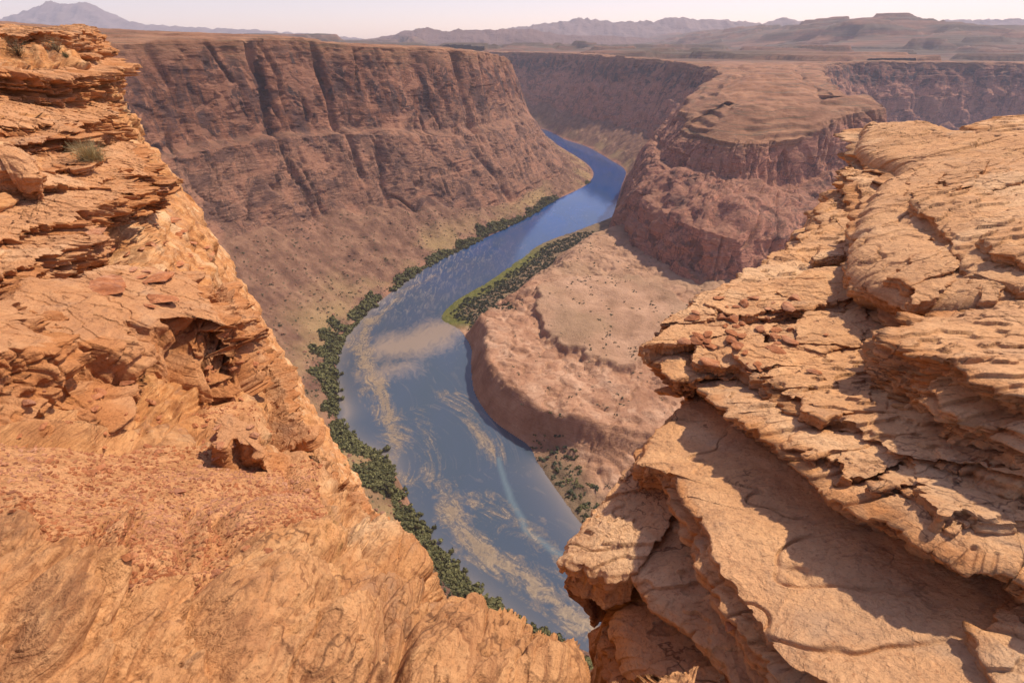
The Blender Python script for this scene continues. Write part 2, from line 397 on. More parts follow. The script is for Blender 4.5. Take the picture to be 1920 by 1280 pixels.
def B(bank, d, tm, base, lct, inn, rim, ter, far, z0=-14, q0=-25):
    return rib(bank, d, [(q0, z0), (0, 0), tm, base, lct, inn, rim, ter, (ter[0]+60, ter[1]-16)])
ribsB = [
 B((-420, 2560), (.05, 1), (60, 25), (130, 70), (185, 150), (200, 160), (250, 262), (300, 264), (700, 240)),
 B((-100, 2450), (.15, .98), (60, 25), (130, 70), (185, 150), (200, 160), (250, 262), (300, 264), (700, 240)),
 B((120, 2190), (.5, .86), (55, 25), (120, 66), (172, 150), (187, 160), (242, 260), (300, 262), (600, 238)),
 B((190, 1936), (.65, .76), (55, 24), (118, 62), (170, 150), (185, 158), (240, 258), (300, 258), (560, 236)),
 B((248, 1796), (.75, .66), (55, 22), (118, 60), (172, 145), (187, 154), (245, 254), (300, 252), (520, 234)),
 B((290, 1573), (.92, .4), (50, 20), (110, 52), (170, 140), (190, 150), (250, 248), (300, 246), (480, 232)),
 B((306, 1428), (1, .15), (30, 14), (70, 40), (125, 130), (150, 150), (215, 238), (270, 242), (450, 232)),
 B((263, 1250), (.98, .1), (14, 9), (26, 20), (62, 105), (100, 148), (150, 214), (220, 232), (440, 236)),
 B((210, 1040), (.98, .15), (6, 9), (11, 20), (38, 108), (70, 140), (112, 193), (190, 220), (440, 236)),
 B((178, 920), (.97, .25), (5, 9), (9, 20), (34, 96), (80, 130), (122, 185), (200, 214), (440, 236)),
 B((171, 830), (.8, .6), (1, 9), (3, 20), (36, 96), (108, 128), (150, 172), (240, 208), (440, 236), -10, -12),
 B((180, 715), (.72, .69), (1, 9), (3, 20), (40, 92), (150, 130), (178, 172), (270, 207), (500, 236), -10, -12),
 B((237, 606), (.5, .87), (1, 9), (2, 20), (28, 92), (200, 128), (226, 170), (320, 205), (600, 236), -10, -12),
 B((325, 606), (.35, .94), (1, 9), (6, 22), (36, 80), (205, 118), (230, 170), (325, 207), (600, 236), -10, -12),
 B((430, 640), (.2, .98), (1, 9), (8, 24), (40, 80), (190, 118), (220, 178), (300, 210), (560, 238), -10, -12),
 B((540, 680), (.05, 1), (1, 9), (8, 24), (50, 90), (190, 125), (226, 200), (290, 218), (480, 236), -10, -12),
 B((640, 770), (0, 1), (1, 9), (8, 24), (70, 90), (140, 125), (186, 204), (250, 218), (420, 236), -10, -12),
 B((775, 990), (-.94, .35), (1, 9), (8, 24), (60, 90), (100, 125), (148, 210), (200, 222), (330, 236), -10, -12),
 B((905, 1350), (-.96, .28), (1, 9), (8, 24), (60, 100), (90, 135), (148, 228), (200, 234), (320, 236), -10, -12),
 B((1085, 1660), (-.7, .71), (1, 9), (20, 24), (80, 110), (95, 145), (155, 246), (210, 247), (330, 236), -10, -12),
 B((1280, 1700), (-.1, 1), (1, 9), (30, 24), (95, 120), (110, 150), (170, 247), (230, 248), (450, 236), -10, -12),
 B((1700, 1660), (0, 1), (1, 9), (30, 24), (95, 120), (110, 150), (170, 242), (230, 244), (500, 232), -10, -12),
 B((2300, 1500), (.1, 1), (1, 9), (30, 24), (95, 120), (110, 150), (170, 236), (230, 240), (500, 228), -10, -12),
 B((3000, 1200), (.1, 1), (1, 9), (30, 24), (95, 120), (110, 150), (170, 236), (230, 240), (500, 228), -10, -12)]
cntB = [5, 24, 26, 120, 60, 110, 60, 60]
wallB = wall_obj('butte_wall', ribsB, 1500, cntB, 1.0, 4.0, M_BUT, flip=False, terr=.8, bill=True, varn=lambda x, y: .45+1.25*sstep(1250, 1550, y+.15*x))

# ---- right bank, bench
BANK_R = [(130, 2240), (190, 1936), (248, 1796), (283, 1573), (306, 1428), (263, 1250), (218, 1067), (203, 1010), (141, 941), (55, 852), (13, 776), (-31, 691), (-72, 628), (-88, 588), (-87, 566), (-64, 541), (-46, 501), (-43, 457), (-35, 409), (-15, 368), (12, 339), (22, 313), (37, 279), (48, 256), (72, 220), (110, 190), (200, 150), (420, 120)]
BANK_R = catmull(np.array(BANK_R, float), 160)
gx = np.arange(-130, 560, 1.6); gy = np.arange(110, 1080, 1.6)
X, Y = np.meshgrid(gx, gy, indexing='ij')
dR, aR, sR = seg_dist(X, Y, BANK_R)
land = np.where(sR > 0, dR, -dR)
tY = np.interp(aR, np.concatenate([[0], np.cumsum(np.linalg.norm(np.diff(BANK_R, axis=0), axis=1))]), BANK_R[:, 1])
tY = Y; veg = sstep(520, 580, tY); low = 1-sstep(300, 350, tY)        # vegetated flat upstream, gentle shelf by the lower bend
wob = 14*fbm(X/45, Y/45, 2.0, 4)
d0 = -2+veg*55+low*14; d1 = 17+veg*80+low*94
zb = 31*sstep(0, 1, (land+wob*(.3+.7*veg)-d0)/(d1-d0)*.9)**.8
zb = np.where(land > 0, zb+np.clip(land, 0, 60)*.05*veg, zb)
# broad raised pan with its own low scarp
c0 = np.array((118, 515)); pan = ((X-c0[0])/92)**2+((Y-c0[1])/105)**2
pn = 1-sstep(.95, 1.05, pan+.9*fbm(X/60, Y/60, 7., 5))
zb += sstep(20, 60, land)*(9*pn+7*fbm(X/60, Y/60, 1., 3)-2)
dm = np.clip(land/14, 0, 1)*(1-pn)
zb += dm*((fbm(X/55, Y/38, 4., 4, ridge=True)-.2)*4.5+fbm(X/19, Y/19, 4., 3, ridge=True)*1.3+fbm(X/7, Y/7, 4., 5)*1.1)*(1-.6*veg*(land < 60))+.35*fbm(X/9, Y/9, 3., 4)
zt = zb+2.5*noise(X/28, Y/28, 6.); qz = np.floor(zt/4.2); fz = zt/4.2-qz
zb += ((qz+sstep(.7, .98, fz))*4.2-zt)*.8*dm*sstep(-.1, .2, noise(X/50, Y/50, 8.))
zt = zb+.8*noise(X/15, Y/15, 6.); qz = np.floor(zt/1.3); fz = zt/1.3-qz; zb += ((qz+sstep(.5, .98, fz))*1.3-zt)*.7*dm
gl = np.abs(noise(X/34+.4*noise(X/12, Y/12), Y/60, 12.)); zb -= 2.6*np.exp(-(gl/.05)**2)*dm
zb += 14*sstep(430, 640, X+.25*Y-300)*sstep(560, 640, Y)*0
zb = np.where(land > 3, np.maximum(zb, .5+.3*fbm(X/6, Y/6, 3., 2)), zb)
zb = np.where(land < 0, np.clip(land*.5, -12, 0), zb)
P = np.stack([X, Y, zb], -1)
mb = NT('bench_sandstone'); p = mb.pos()
n1 = mb.noise(p, .045, 9, .62, .3); n2 = mb.noise(p, .011, 5, .5); n3 = mb.noise(mb.pos((.3, .3, 1.5)), 1, 7, .6)
rock = mb.ramp(n1, [(.3, (.30, .145, .08)), (.5, (.47, .26, .155)), (.72, (.60, .38, .25))])
zz_ = mb.sep(p)[2]; bl = mb.noise(mb.comb(0.0, 0.0, mb.math('ADD', mb.math('MULTIPLY', zz_, .9), mb.math('MULTIPLY', n1, 3.0))), 1, 5, .7)
rock = mb.mix(mb.ramp(bl, [(.38, .6), (.5, 0.)]), rock, (.30, .14, .08))
rock = mb.mix(mb.ramp(bl, [(.58, 0.), (.7, .5)]), rock, (.66, .45, .31))
rock = mb.mix(mb.ramp(n3, [(.55, 0.), (.7, .5)]), rock, (.24, .11, .065))
pan_c = mb.ramp(mb.noise(p, .03, 8, .6, .5), [(.32, (.29, .165, .095)), (.5, (.42, .245, .15)), (.68, (.52, .315, .20))])
pan_c = mb.mix(mb.ramp(n2, [(.45, 0.), (.6, .6)]), pan_c, (.33, .215, .125))
c = mb.mix(mb.attr('pan'), rock, pan_c)
soil = mb.ramp(n1, [(.3, (.10, .075, .05)), (.55, (.22, .15, .09)), (.75, (.34, .23, .13))])
c = mb.mix(mb.attr('soil'), c, soil)
gr = mb.ramp(mb.noise(p, .12, 6, .7), [(.3, (.07, .085, .02)), (.6, (.16, .15, .04)), (.8, (.28, .22, .09))])
c = mb.mix(mb.attr('grass'), c, gr)
b1 = mb.bump(mb.noise(p, .12, 10, .72), 1., 3.2); b1 = mb.bump(mb.noise(p, 1.2, 5, .6), .5, .3, b1)
mat_bench = mb.fin(c, b1, .95)
grass = (1-sstep(16, 30, land+8*fbm(X/20, Y/20, 8., 3)))*sstep(535, 560, tY)*(1-sstep(760, 900, tY))*(land > -2)
soilm = np.maximum(veg*(1-sstep(50, 70, land+wob)), low*(1-sstep(12, 40, land+wob*.5)))
red = sstep(600, 680, Y+.4*X)*sstep(30, 80, land)
panm = np.clip(pn*sstep(20, 50, land)+red*.8, 0, 1)
me = mk_mesh('bench_terrain', P, gfaces(*X.shape), mat_bench, {'pan': panm, 'soil': soilm, 'grass': grass})
link('bench_terrain', me, kind='structure')
BENCH = (gx, gy, zb)
def bench_z(x, y):
    i = np.clip(((x-gx[0])/1.6).astype(int), 0, len(gx)-1); j = np.clip(((y-gy[0])/1.6).astype(int), 0, len(gy)-1)
    return zb[i, j]

# ---- river
BANK_L = catmull(np.array([(-150, 2330), (90, 2120), (153, 1827), (204, 1639), (221, 1462), (189, 1277), (142, 1143), (94, 1130), (26, 992), (-30, 925), (-69, 844), (-125, 753), (-154, 681), (-182, 604), (-191, 552), (-195, 501), (-191, 457), (-175, 418), (-156, 384), (-154, 361), (-136, 339), (-107, 323), (-98, 307), (-99, 287), (-72, 246), (-43, 217), (-12, 190), (13, 170), (50, 148), (140, 115)], float), 200)
ry = np.concatenate([np.arange(90, 500, 1.5), np.arange(500, 1000, 2.5), np.arange(1000, 2700, 6)]); rx = np.concatenate([np.arange(-280, 480, 1.6), np.linspace(481, 3200, 40)])
X, Y = np.meshgrid(rx, ry, indexing='ij')
dl, alL, _ = seg_dist(X, Y, BANK_L); dr, _, _ = seg_dist(X, Y, BANK_R)
def wpoly(pts): return np.array([atz(*q)[:2] for q in pts])
def band(pts, w, wob=0.5, sc=30):
    d, _, _ = seg_dist(X+wob*w*fbm(X/sc, Y/sc, 1.3, 3), Y+wob*w*fbm(X/sc, Y/sc, 9.3, 3), wpoly(pts))
    return np.clip(1-d/w, 0, 1)
alg = np.maximum.reduce([
 band([(690, 600), (668, 650), (690, 690), (715, 740), (735, 790), (745, 830)], 22)*.95,
 band([(745, 830), (730, 880), (770, 905)], 12)*.7,
 band([(840, 955), (880, 1010), (930, 1055), (1000, 1100), (1060, 1150), (1090, 1170)], 17)*1.1,
 band([(800, 890), (850, 930), (940, 960), (1000, 1010)], 24)*.62,
 band([(840, 740), (880, 780), (900, 810), (930, 850)], 20)*.62,
 band([(790, 770), (800, 850), (820, 900)], 16)*.5,
 band([(690, 620), (720, 580), (760, 545), (820, 515)], 12)*.7,
 band([(1040, 1020), (1060, 1080), (1085, 1110)], 14)*.5])
sand = np.maximum.reduce([band([(740, 650), (790, 640), (830, 620)], 48, .3, 60)*1.1, band([(700, 700), (760, 690)], 30, .3)*.6])
shal = np.exp(-dl/7.)*.9*sstep(800, 600, Y)+np.exp(-dr/9.)*sstep(330, 300, Y)*.7
cur = band([(935, 860), (955, 930), (985, 990), (1040, 1035), (1080, 1050)], 3.5, .6, 20)
rip = sstep(540, 600, Y)*(1-sstep(760, 900, Y))*np.exp(-dl/55.)
fu, fv = alL, dl
far = sstep(420, 1150, Y+60*fbm(X/60, Y/60, 2., 2))  # distance mask for the water tint with its painted reflection
mw = NT('river_water')
p = mw.pos()
water_tint = mw.mix(mw.attr('far'), (.06, .085, .128), (.003, .06, .235))  # tint by distance: water's own blue with sky and wall reflection painted in
water_tint = mw.mix(mw.ramp(mw.noise(mw.pos((.02, .008, 1)), 1, 5, .6, .6), [(.35, 0.), (.7, .4)]), water_tint, (.05, .075, .085))
fl = mw.comb(mw.attr('flow_u'), mw.attr('flow_v'), 0.0)
mp_ = mw.n('ShaderNodeMapping'); mp_.inputs['Scale'].default_value = (4.5, 11, 1); mw.l(fl, mp_.inputs[0])
an = mw.noise(mp_.outputs[0], 1, 10, .66, 1.4); an2 = mw.noise(p, .16, 8, .72, 2.6)
am = mw.math('ADD', mw.math('MULTIPLY', mw.attr('algae'), 1.05), mw.math('MULTIPLY', mw.math('SUBTRACT', an, .5), 2.6))
am = mw.math('ADD', am, mw.math('MULTIPLY', mw.math('SUBTRACT', an2, .5), 1.1))
am = mw.math('MULTIPLY', mw.ramp(am, [(.38, 0.), (.75, .32), (1.1, .62)]), mw.ramp(mw.attr('algae'), [(.0, 0.), (.3, 1.)]))
ac = mw.ramp(an2, [(.3, (.17, .115, .06)), (.5, (.33, .225, .11)), (.7, (.52, .38, .21))])
sm = mw.ramp(mw.math('ADD', mw.attr('sand'), mw.math('MULTIPLY', mw.math('SUBTRACT', an, .5), 1.5)), [(.1, 0.), (.85, .7)])
c = mw.mix(sm, water_tint, (.36, .27, .20))
c = mw.mix(mw.math('MULTIPLY', mw.attr('shallow'), .75), c, (.30, .24, .19))
c = mw.mix(mw.math('MULTIPLY', mw.attr('current'), .35), c, (.22, .32, .34))
rp = mw.noise(mw.pos((.22, .05, 1)), 1, 5, .65, .8)
c = mw.mix(mw.math('MULTIPLY', mw.attr('ripple'), mw.ramp(rp, [(.5, 0.), (.66, .7)])), c, (.42, .36, .30))
c = mw.mix(am, c, ac)
b1 = mw.bump(mw.noise(mw.pos((.5, .3, 1)), 1, 6, .65), .14, .3)
b1 = mw.bump(rp, .15, .6, b1)
mw.b.inputs['Specular IOR Level'].default_value = .5
mat_w = mw.fin(c, b1, mw.math('ADD', .045, mw.math('MULTIPLY', am, .6)))
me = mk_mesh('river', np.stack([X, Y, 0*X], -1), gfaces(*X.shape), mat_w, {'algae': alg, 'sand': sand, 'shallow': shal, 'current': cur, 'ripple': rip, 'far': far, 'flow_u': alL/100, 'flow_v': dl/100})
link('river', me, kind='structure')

# ---- plateau beyond the rims, to the horizon
az = np.radians(np.linspace(-50, 62, 950)); rr = np.exp(np.linspace(math.log(820), math.log(10300), 600))
AZ, RR = np.meshgrid(az, rr, indexing='ij'); X = RR*np.sin(AZ); Y = RR*np.cos(AZ)
h = 238+10*fbm(X/900, Y/900, 2., 4)+fbm(X/160, Y/160, 3., 5)*5
h += 60*sstep(.02, .10, fbm(X/2600+4, Y/2600, 1., 4))*sstep(2600, 3600, Y)*(1-sstep(-200, 900, X)*(1-sstep(1000, 2000, X)))
h += 130*sstep(0, 1, (Y-2700+.35*(2600-X))/1500)*sstep(1150, 2600, X+.06*Y-300)
near_ = 1-sstep(1650, 2300, Y); hb_ = np.interp(Y, [780, 860, 950, 1040, 1120, 1280, 1500, 1900, 2300], [196, 204, 212, 222, 230, 236, 241, 246, 246])+13*fbm(X/110, Y/70, 5., 5)+5*fbm(X/26, Y/18, 5., 5)
h = h*(1-near_)+hb_*near_
h += 26*sstep(.02, .06, fbm(X/1200+2, Y/500, 6., 5))*sstep(2200, 2800, RR)+22*sstep(.1, .14, fbm(X/800+7, Y/420, 9., 5))*sstep(1900, 2400, RR)
h -= 45*sstep(4500, 10000, RR)
st_ = np.where(Y < 1700, 4.5, 9.); qz = np.floor(h/st_); fz = h/st_-qz; h = h+((qz+sstep(.6, .95, fz))*st_-h)*np.where(Y < 1700, .7, .85)
# keep clear of the canyon: the sheet sinks away before it reaches either wall
rimB = np.array([r[6] for r in ribsB])[:, :2]
rb = catmull(rimB, 400)
poly = np.concatenate([rb, [(30000, 1200), (30000, 40000), (-30000, 40000), (-30000, 2900), (-420, 2800)]])
inn = inside(X, Y, poly); dB, _, _ = seg_dist(X, Y, rb)
keep = inn & (dB > 62); h = h-8*(1-sstep(62, 100, dB))
F = gfaces(*X.shape); kf = keep.ravel()[F].all(1)
mp = NT('plateau_ground'); p = mp.pos()
n = mp.noise(mp.pos((.006, .006, .05)), 1, 9, .65); n2 = mp.noise(mp.pos((.0015, .003, .02)), 1, 7, .65)
c = mp.ramp(n, [(.3, (.09, .042, .03)), (.5, (.18, .088, .055)), (.7, (.28, .14, .085))])
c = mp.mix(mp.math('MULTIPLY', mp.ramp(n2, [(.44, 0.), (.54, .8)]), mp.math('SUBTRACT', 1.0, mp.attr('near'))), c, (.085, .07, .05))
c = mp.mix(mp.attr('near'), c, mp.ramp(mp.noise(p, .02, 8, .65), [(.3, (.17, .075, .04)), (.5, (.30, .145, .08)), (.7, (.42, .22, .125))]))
c = mp.mix(mp.ramp(mp.noise(mp.pos((.012, .012, .5)), 1, 8, .7), [(.5, 0.), (.62, .6)]), c, (.11, .085, .055))
b1 = mp.bump(n, .7, 8.)
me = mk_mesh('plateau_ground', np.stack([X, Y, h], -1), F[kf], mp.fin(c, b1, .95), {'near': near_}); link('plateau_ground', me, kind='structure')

# ---- mountains on the skyline
def mountain(name, pts, dist, depth, seed, rough, col):
    """pts: (azimuth tangent, elevation tangent) of the crest as surveyed; built at true distance with a broad foot"""
    pts = np.array(pts, float); n = 700
    a = np.linspace(pts[0, 0], pts[-1, 0], n); e = np.interp(a, pts[:, 0], pts[:, 1])
    v = np.linspace(-1, 1, 46)
    Aa, V = np.meshgrid(a, v, indexing='ij')
    crest = EYE+e[:, None]*dist; base = 100.
    prof = np.maximum(0, 1-np.abs(V)**1.15)
    Y = dist+V*depth; X = Aa*dist
    z = base+(crest-base)*prof
    rel = np.clip((crest-base)/600, .1, 1.3)
    z = z+rough*rel*(1-np.exp(-3*(1-prof)))*fbm(X/(dist/14)+seed, Y/(dist/26), seed, 6, ridge=True)+rough*.5*rel*fbm(X/(dist/45), Y/(dist/20), seed, 6, ridge=True)*prof
    m = NT(name+'_rock'); q = m.pos(); nn = m.noise(m.pos((.002, .002, .006)), 1, 8, .65)
    mat = m.fin(m.ramp(nn, [(.3, tuple(.6*k for k in col)), (.7, col)]), m.bump(nn, 1., 60.), .95)
    link(name, mk_mesh(name, np.stack([X, Y, z], -1), gfaces(*X.shape), mat), kind='structure')
def pxm(L):
    o = []
    for px, py in L:
        d = ray(px, py); o.append((d[0]/d[1], d[2]/d[1]))
    return o
mountain('mountains', pxm([(-400, 60), (-200, 55), (0, 45), (60, 28), (95, 14), (130, 17), (165, 16), (200, 30), (230, 42), (270, 50), (330, 55), (500, 62), (560, 66), (620, 70), (700, 78), (900, 84)]), 9600, 1100, 3.1, 190, (.22, .16, .15))
mountain('hills', pxm([(600, 86), (690, 76), (740, 68), (770, 58), (800, 55), (830, 62), (860, 58), (900, 60), (950, 58), (985, 57), (1020, 62), (1060, 68), (1150, 70), (1250, 78), (1300, 85)]), 5600, 700, 8.2, 105, (.2, .12, .10))
mountain('mountains', pxm([(850, 72), (1000, 52), (1060, 44), (1090, 40), (1130, 46), (1200, 46), (1240, 43), (1275, 38), (1310, 44), (1350, 43), (1420, 50), (1465, 41), (1500, 46), (1540, 48), (1575, 42), (1620, 45), (1660, 43), (1700, 46), (1800, 44), (1900, 42), (2100, 46), (2300, 58)]), 8300, 1100, 5.7, 180, (.24, .16, .14))

# ---- haze
def haze_box(x0, x1, y0, y1, z0, z1):
    V = [(x, y, z) for x in (x0, x1) for y in (y0, y1) for z in (z0, z1)]
    F = [(0, 1, 3, 2), (4, 6, 7, 5), (0, 4, 5, 1), (2, 3, 7, 6), (0, 2, 6, 4), (1, 5, 7, 3)]
    m = bpy.data.materials.new('haze_air'); m.use_nodes = True; t = m.node_tree; t.nodes.clear()
    o = t.nodes.new('ShaderNodeOutputMaterial'); v = t.nodes.new('ShaderNodeVolumePrincipled')
    v.inputs['Color'].default_value = (.83, .85, 1.0, 1); v.inputs['Density'].default_value = HAZE_D; v.inputs['Anisotropy'].default_value = 0
    t.links.new(v.outputs[0], o.inputs['Volume'])
    me = mk_mesh('haze', V, np.array(F), m, smooth=False); link('haze', me, kind='stuff')
HAZE_D = 7e-5
haze_box(-13500, 13500, -60, 11500, -40, 1100)
# ================================================================ FOREGROUND ROCK
def rock_mat(name, tint=(1, 1, 1), dip=(0.0, 0.0), scale=1.0, sand=False, pale=.5, side=False):
    T = lambda c: tuple(min(.9, a*b) for a, b in zip(c, tint))
    m = NT(name); p = m.pos(); xyz = m.sep(p); s = scale
    w1 = m.noise(p, .55/s, 6, .55); w2 = m.noise(p, 3.0/s, 8, .62); w3 = m.noise(p, 14/s, 6, .65)
    h = m.math('ADD', xyz[2], m.math('ADD', m.math('MULTIPLY', xyz[0], -dip[0]), m.math('MULTIPLY', xyz[1], -dip[1])))
    h = m.math('ADD', h, m.math('MULTIPLY', w1, .5*s)); h = m.math('ADD', h, m.math('MULTIPLY', w2, .05*s))
    beds = m.noise(m.comb(m.math('MULTIPLY', xyz[0], .5/s), m.math('MULTIPLY', xyz[1], .5/s), m.math('MULTIPLY', h, 17/s)), 1, 7, .7)
    fine = m.noise(m.comb(m.math('MULTIPLY', xyz[0], 3/s), m.math('MULTIPLY', xyz[1], 3/s), m.math('MULTIPLY', h, 60/s)), 1, 4, .6)
    c = m.ramp(w2, [(.32, T((.30, .11, .04))), (.5, T((.50, .215, .082))), (.68, T((.66, .335, .15)))])
    st = m.noise(p, .8/s, 7, .6, .8); c = m.mix(m.ramp(st, [(.54, 0.), (.66, .55)]), c, T((.30, .125, .06)))
    c = m.mix(m.ramp(m.noise(p, 1.7/s, 6, .65, .4), [(.3, .6), (.44, 0.)]), c, T((.66, .37, .19)))
    c = m.mix(m.ramp(w1, [(.42, 0.), (.62, pale)]), c, T((.55, .285, .15)))
    cr_ = m.noise(p, .42/s, 5, .6, 1.0); c = m.mix(m.ramp(cr_, [(.52, 0.), (.62, .6), (.75, .8)]), c, T((.70, .455, .275)))
    c = m.mix(m.ramp(m.noise(m.pos((1, 1, 3)), .7/s, 7, .65, 1.5), [(.58, 0.), (.66, .6)]), c, T((.36, .205, .135)))
    c = m.mix(m.ramp(beds, [(.3, .85), (.44, 0.)]), c, T((.25, .092, .04)))
    c = m.mix(m.ramp(beds, [(.56, 0.), (.72, .6)]), c, T((.62, .35, .18)))
    c = m.mix(m.ramp(fine, [(.32, .7), (.46, 0.)]), c, T((.22, .085, .04)))
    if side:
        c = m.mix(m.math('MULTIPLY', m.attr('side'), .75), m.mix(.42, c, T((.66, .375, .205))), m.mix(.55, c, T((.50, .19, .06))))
    sp = m.math('MULTIPLY', m.ramp(w3, [(.60, 0.), (.70, .65)]), m.ramp(m.noise(p, 1.1/s, 4, .6), [(.5, 0.), (.66, 1.)]))
    c = m.mix(sp, c, T((.17, .085, .055)))
    ck = m.math('ABSOLUTE', m.math('SUBTRACT', m.noise(m.pos((1, 1, 1.6)), 1.5/s, 5, .55, .3), .5)); ckm = m.math('MULTIPLY', m.ramp(ck, [(.002, .8), (.009, 0.)]), m.ramp(m.noise(p, 1.2/s, 3, .5), [(.46, 0.), (.58, 1.)]))
    c = m.mix(ckm, c, T((.13, .055, .03)))
    c = m.mix(m.ramp(m.noise(p, 34/s, 4, .7), [(.34, .5), (.46, 0.)]), c, T((.30, .115, .05)))
    gr = m.ramp(m.noise(p, .9/s, 5, .6, 1.2), [(.6, 0.), (.75, .55)])
    c = m.mix(gr, c, T((.40, .27, .19)))
    pits = m.voro(p, 38/s); pm = m.math('MULTIPLY', m.ramp(pits, [(.05, 1.), (.22, 0.)]), m.ramp(m.noise(p, 2.2/s, 3, .5), [(.48, 0.), (.6, 1.)]))
    b = m.bump(w2, .55, .12*s)
    b = m.bump(beds, .7, .05*s, b); b = m.bump(m.noise(p, 24/s, 7, .7), .55, .022*s, b)
    b = m.bump(fine, .4, .012*s, b); b = m.bump(ckm, -.8, .02*s, b); b = m.bump(pm, -.6, .012*s, b)
    if sand:
        sn = m.noise(p, 6, 8, .7); sc = m.ramp(sn, [(.3, (.38, .165, .065)), (.5, (.60, .29, .125)), (.7, (.70, .37, .18))])
        peb = m.voro(p, 42); sc = m.mix(m.ramp(peb, [(.12, .5), (.3, 0.)]), sc, (.30, .13, .065))
        c = m.mix(m.attr('sand'), c, sc); b = m.bump(m.math('MULTIPLY', m.attr('sand'), m.ramp(peb, [(.1, 1.), (.42, 0.)])), .8, .016, b)
    return m.fin(c, b, .92)

# ---------------------------------------------------------------- left rim: one bedrock surface
Lc = [(0, 1280, 1.25), (-300, 1200, 1.25), (-300, 1000, 1.6), (100, 1120, 1.42), (40, 1000, 1.5), (110, 930, 1.85), (200, 1230, 1.5), (350, 1270, 1.46), (330, 1130, 1.75), (600, 1270, 1.58), (520, 1120, 1.95), (900, 1250, 1.72), (740, 1270, 1.62), (1100, 1275, 1.78),
 (860, 1125, 2.43), (990, 1195, 2.1), (800, 1020, 3.25), (650, 885, 4.8), (700, 930, 4.3), (560, 735, 7.0), (460, 580, 11.3), (380, 420, 16), (270, 230, 20), (185, 85, 21.6),
 (100, 78, 18.2), (0, 84, 15.8), (-200, 92, 14), (100, 86, 25), (0, 92, 23), (-200, 98, 20), (150, 92, 28), (60, 95, 32), (0, 130, 12.8), (120, 110, 15.6), (0, 210, 10.6), (110, 200, 12.2), (0, 330, 8.5), (100, 330, 9.3), (200, 250, 14.6), (200, 340, 11), (270, 360, 13.2), (0, 440, 7.1), (130, 440, 8.3), (250, 440, 10), (320, 430, 12.7), (0, 540, 6.2), (150, 540, 7.3), (300, 530, 9.4), (0, 640, 4.9), (130, 620, 5.6), (300, 545, 7.6), (420, 600, 7.2), (440, 650, 7.0), (350, 740, 5.0),
 (0, 755, 3.75), (150, 760, 4.2), (330, 790, 4.5), (440, 760, 5.2), (520, 760, 5.6), (200, 850, 3.1), (0, 830, 3.0), (400, 860, 3.7), (530, 880, 3.75), (250, 960, 2.45), (400, 980, 2.6), (600, 990, 2.85), (700, 1060, 2.6), (700, 1160, 2.1)]
S_L = TPS([att(*q)-np.array((0, 0, EYE)) for q in Lc], lam=2e-4)
edge_px = [(170, 40, 26), (188, 76, 22), (272, 228, 20.2), (380, 415, 16.1), (460, 572, 11.6), (560, 725, 7.3), (650, 875, 5.0), (700, 925, 4.45), (795, 1005, 3.4), (862, 1120, 2.5), (1000, 1190, 2.14), (1080, 1222, 1.98), (1140, 1280, 1.78), (1190, 1400, 1.5)]
E_L = np.array([att(*q)[:2] for q in edge_px]); E_L = np.concatenate([E_L, [(.6, -1.5)]])
E_Ld = np.concatenate([[(-52, 88)], catmull(E_L, 120)])
EDG = .30
def left_base(x, y):
    d, _, s = seg_dist(x, y, E_Ld); d = np.where(s > 0, d, -d)     # travelling towards the camera: outside is on the left hand
    r = np.hypot(x, y); k = np.clip(r/6, .35, 2.5)
    q = np.maximum(0, d+EDG*k+(.07+.035*sstep(2.6, 4.6, r)-.045*sstep(9, 13, r)-.03*sstep(13, 18, r))*r+.22*k*fbm(x/(1.3*k), y/(1.3*k), 3., 3)); drop = np.where(q < .45*k, 3.1*q*q/k, 3.1*.2025*k+3.0*(q-.45*k))
    z = np.minimum(S_L(np.clip(x, -40, 3), np.clip(y, -2, 40)), .7); z = z-np.maximum(0, d-1)*1.0
    return np.maximum(z-drop, -150), d
naz = 1300
azl = np.radians(np.linspace(-82, 34, naz))
r0 = np.exp(np.linspace(math.log(.3), math.log(48), 700))
AZ, RR = np.meshgrid(azl, r0, indexing='ij'); X = RR*np.sin(AZ); Y = RR*np.cos(AZ)
Z, _ = left_base(X, Y)
el = np.arctan2(np.maximum(Z, -9-.3*RR), RR); wgt = np.concatenate([np.zeros((naz, 1)), np.cumsum(np.hypot(np.diff(el, axis=1), .12*np.diff(np.log(RR), axis=1)), 1)], 1)
nr = 1000; R2 = np.empty((naz, nr))
for i in range(naz): R2[i] = np.interp(np.linspace(0, wgt[i, -1], nr), wgt[i], r0)
k = np.ones(9)/9
R2 = np.apply_along_axis(lambda c: np.convolve(np.pad(c, 4, mode='edge'), k, 'valid'), 0, R2)
AZ = np.broadcast_to(azl[:, None], R2.shape); X = R2*np.sin(AZ); Y = R2*np.cos(AZ)
Z, D = left_base(X, Y)
r = np.hypot(X, Y); sc = np.clip(r/5, .3, 2.6)
# loose ground: the gravelly saddle and the path beyond it
def blob(px, py, t, rad): q = att(px, py, t); return np.exp(-((X-q[0])**2+(Y-q[1])**2)/rad**2)
sandm = np.clip(blob(150, 800, 2.85, .75)+blob(330, 830, 3.1, .75)+blob(250, 920, 2.35, .5)+.8*blob(400, 1000, 2.45, .4)+.8*blob(440, 720, 5.2, .7)+.7*blob(410, 640, 7.3, .7)+.5*blob(330, 1100, 1.85, .2)+.6*blob(300, 600, 6.8, .6)+.8*blob(30, 560, 5.2, .5), 0, 1)
sandm = sstep(.35, .62, sandm+.35*fbm(X/.5, Y/.5, 2., 4)-.1)*(D < -.05)
P = np.stack([X, Y, Z], -1); N = gnormal(P); N *= np.sign(N[..., 2:3].mean()); 
Hn = N.copy(); Hn[..., 2] *= .5; Hn /= np.linalg.norm(Hn, axis=2, keepdims=True)
tw = sstep(5.5, 8.5, r)                                   # upper crag
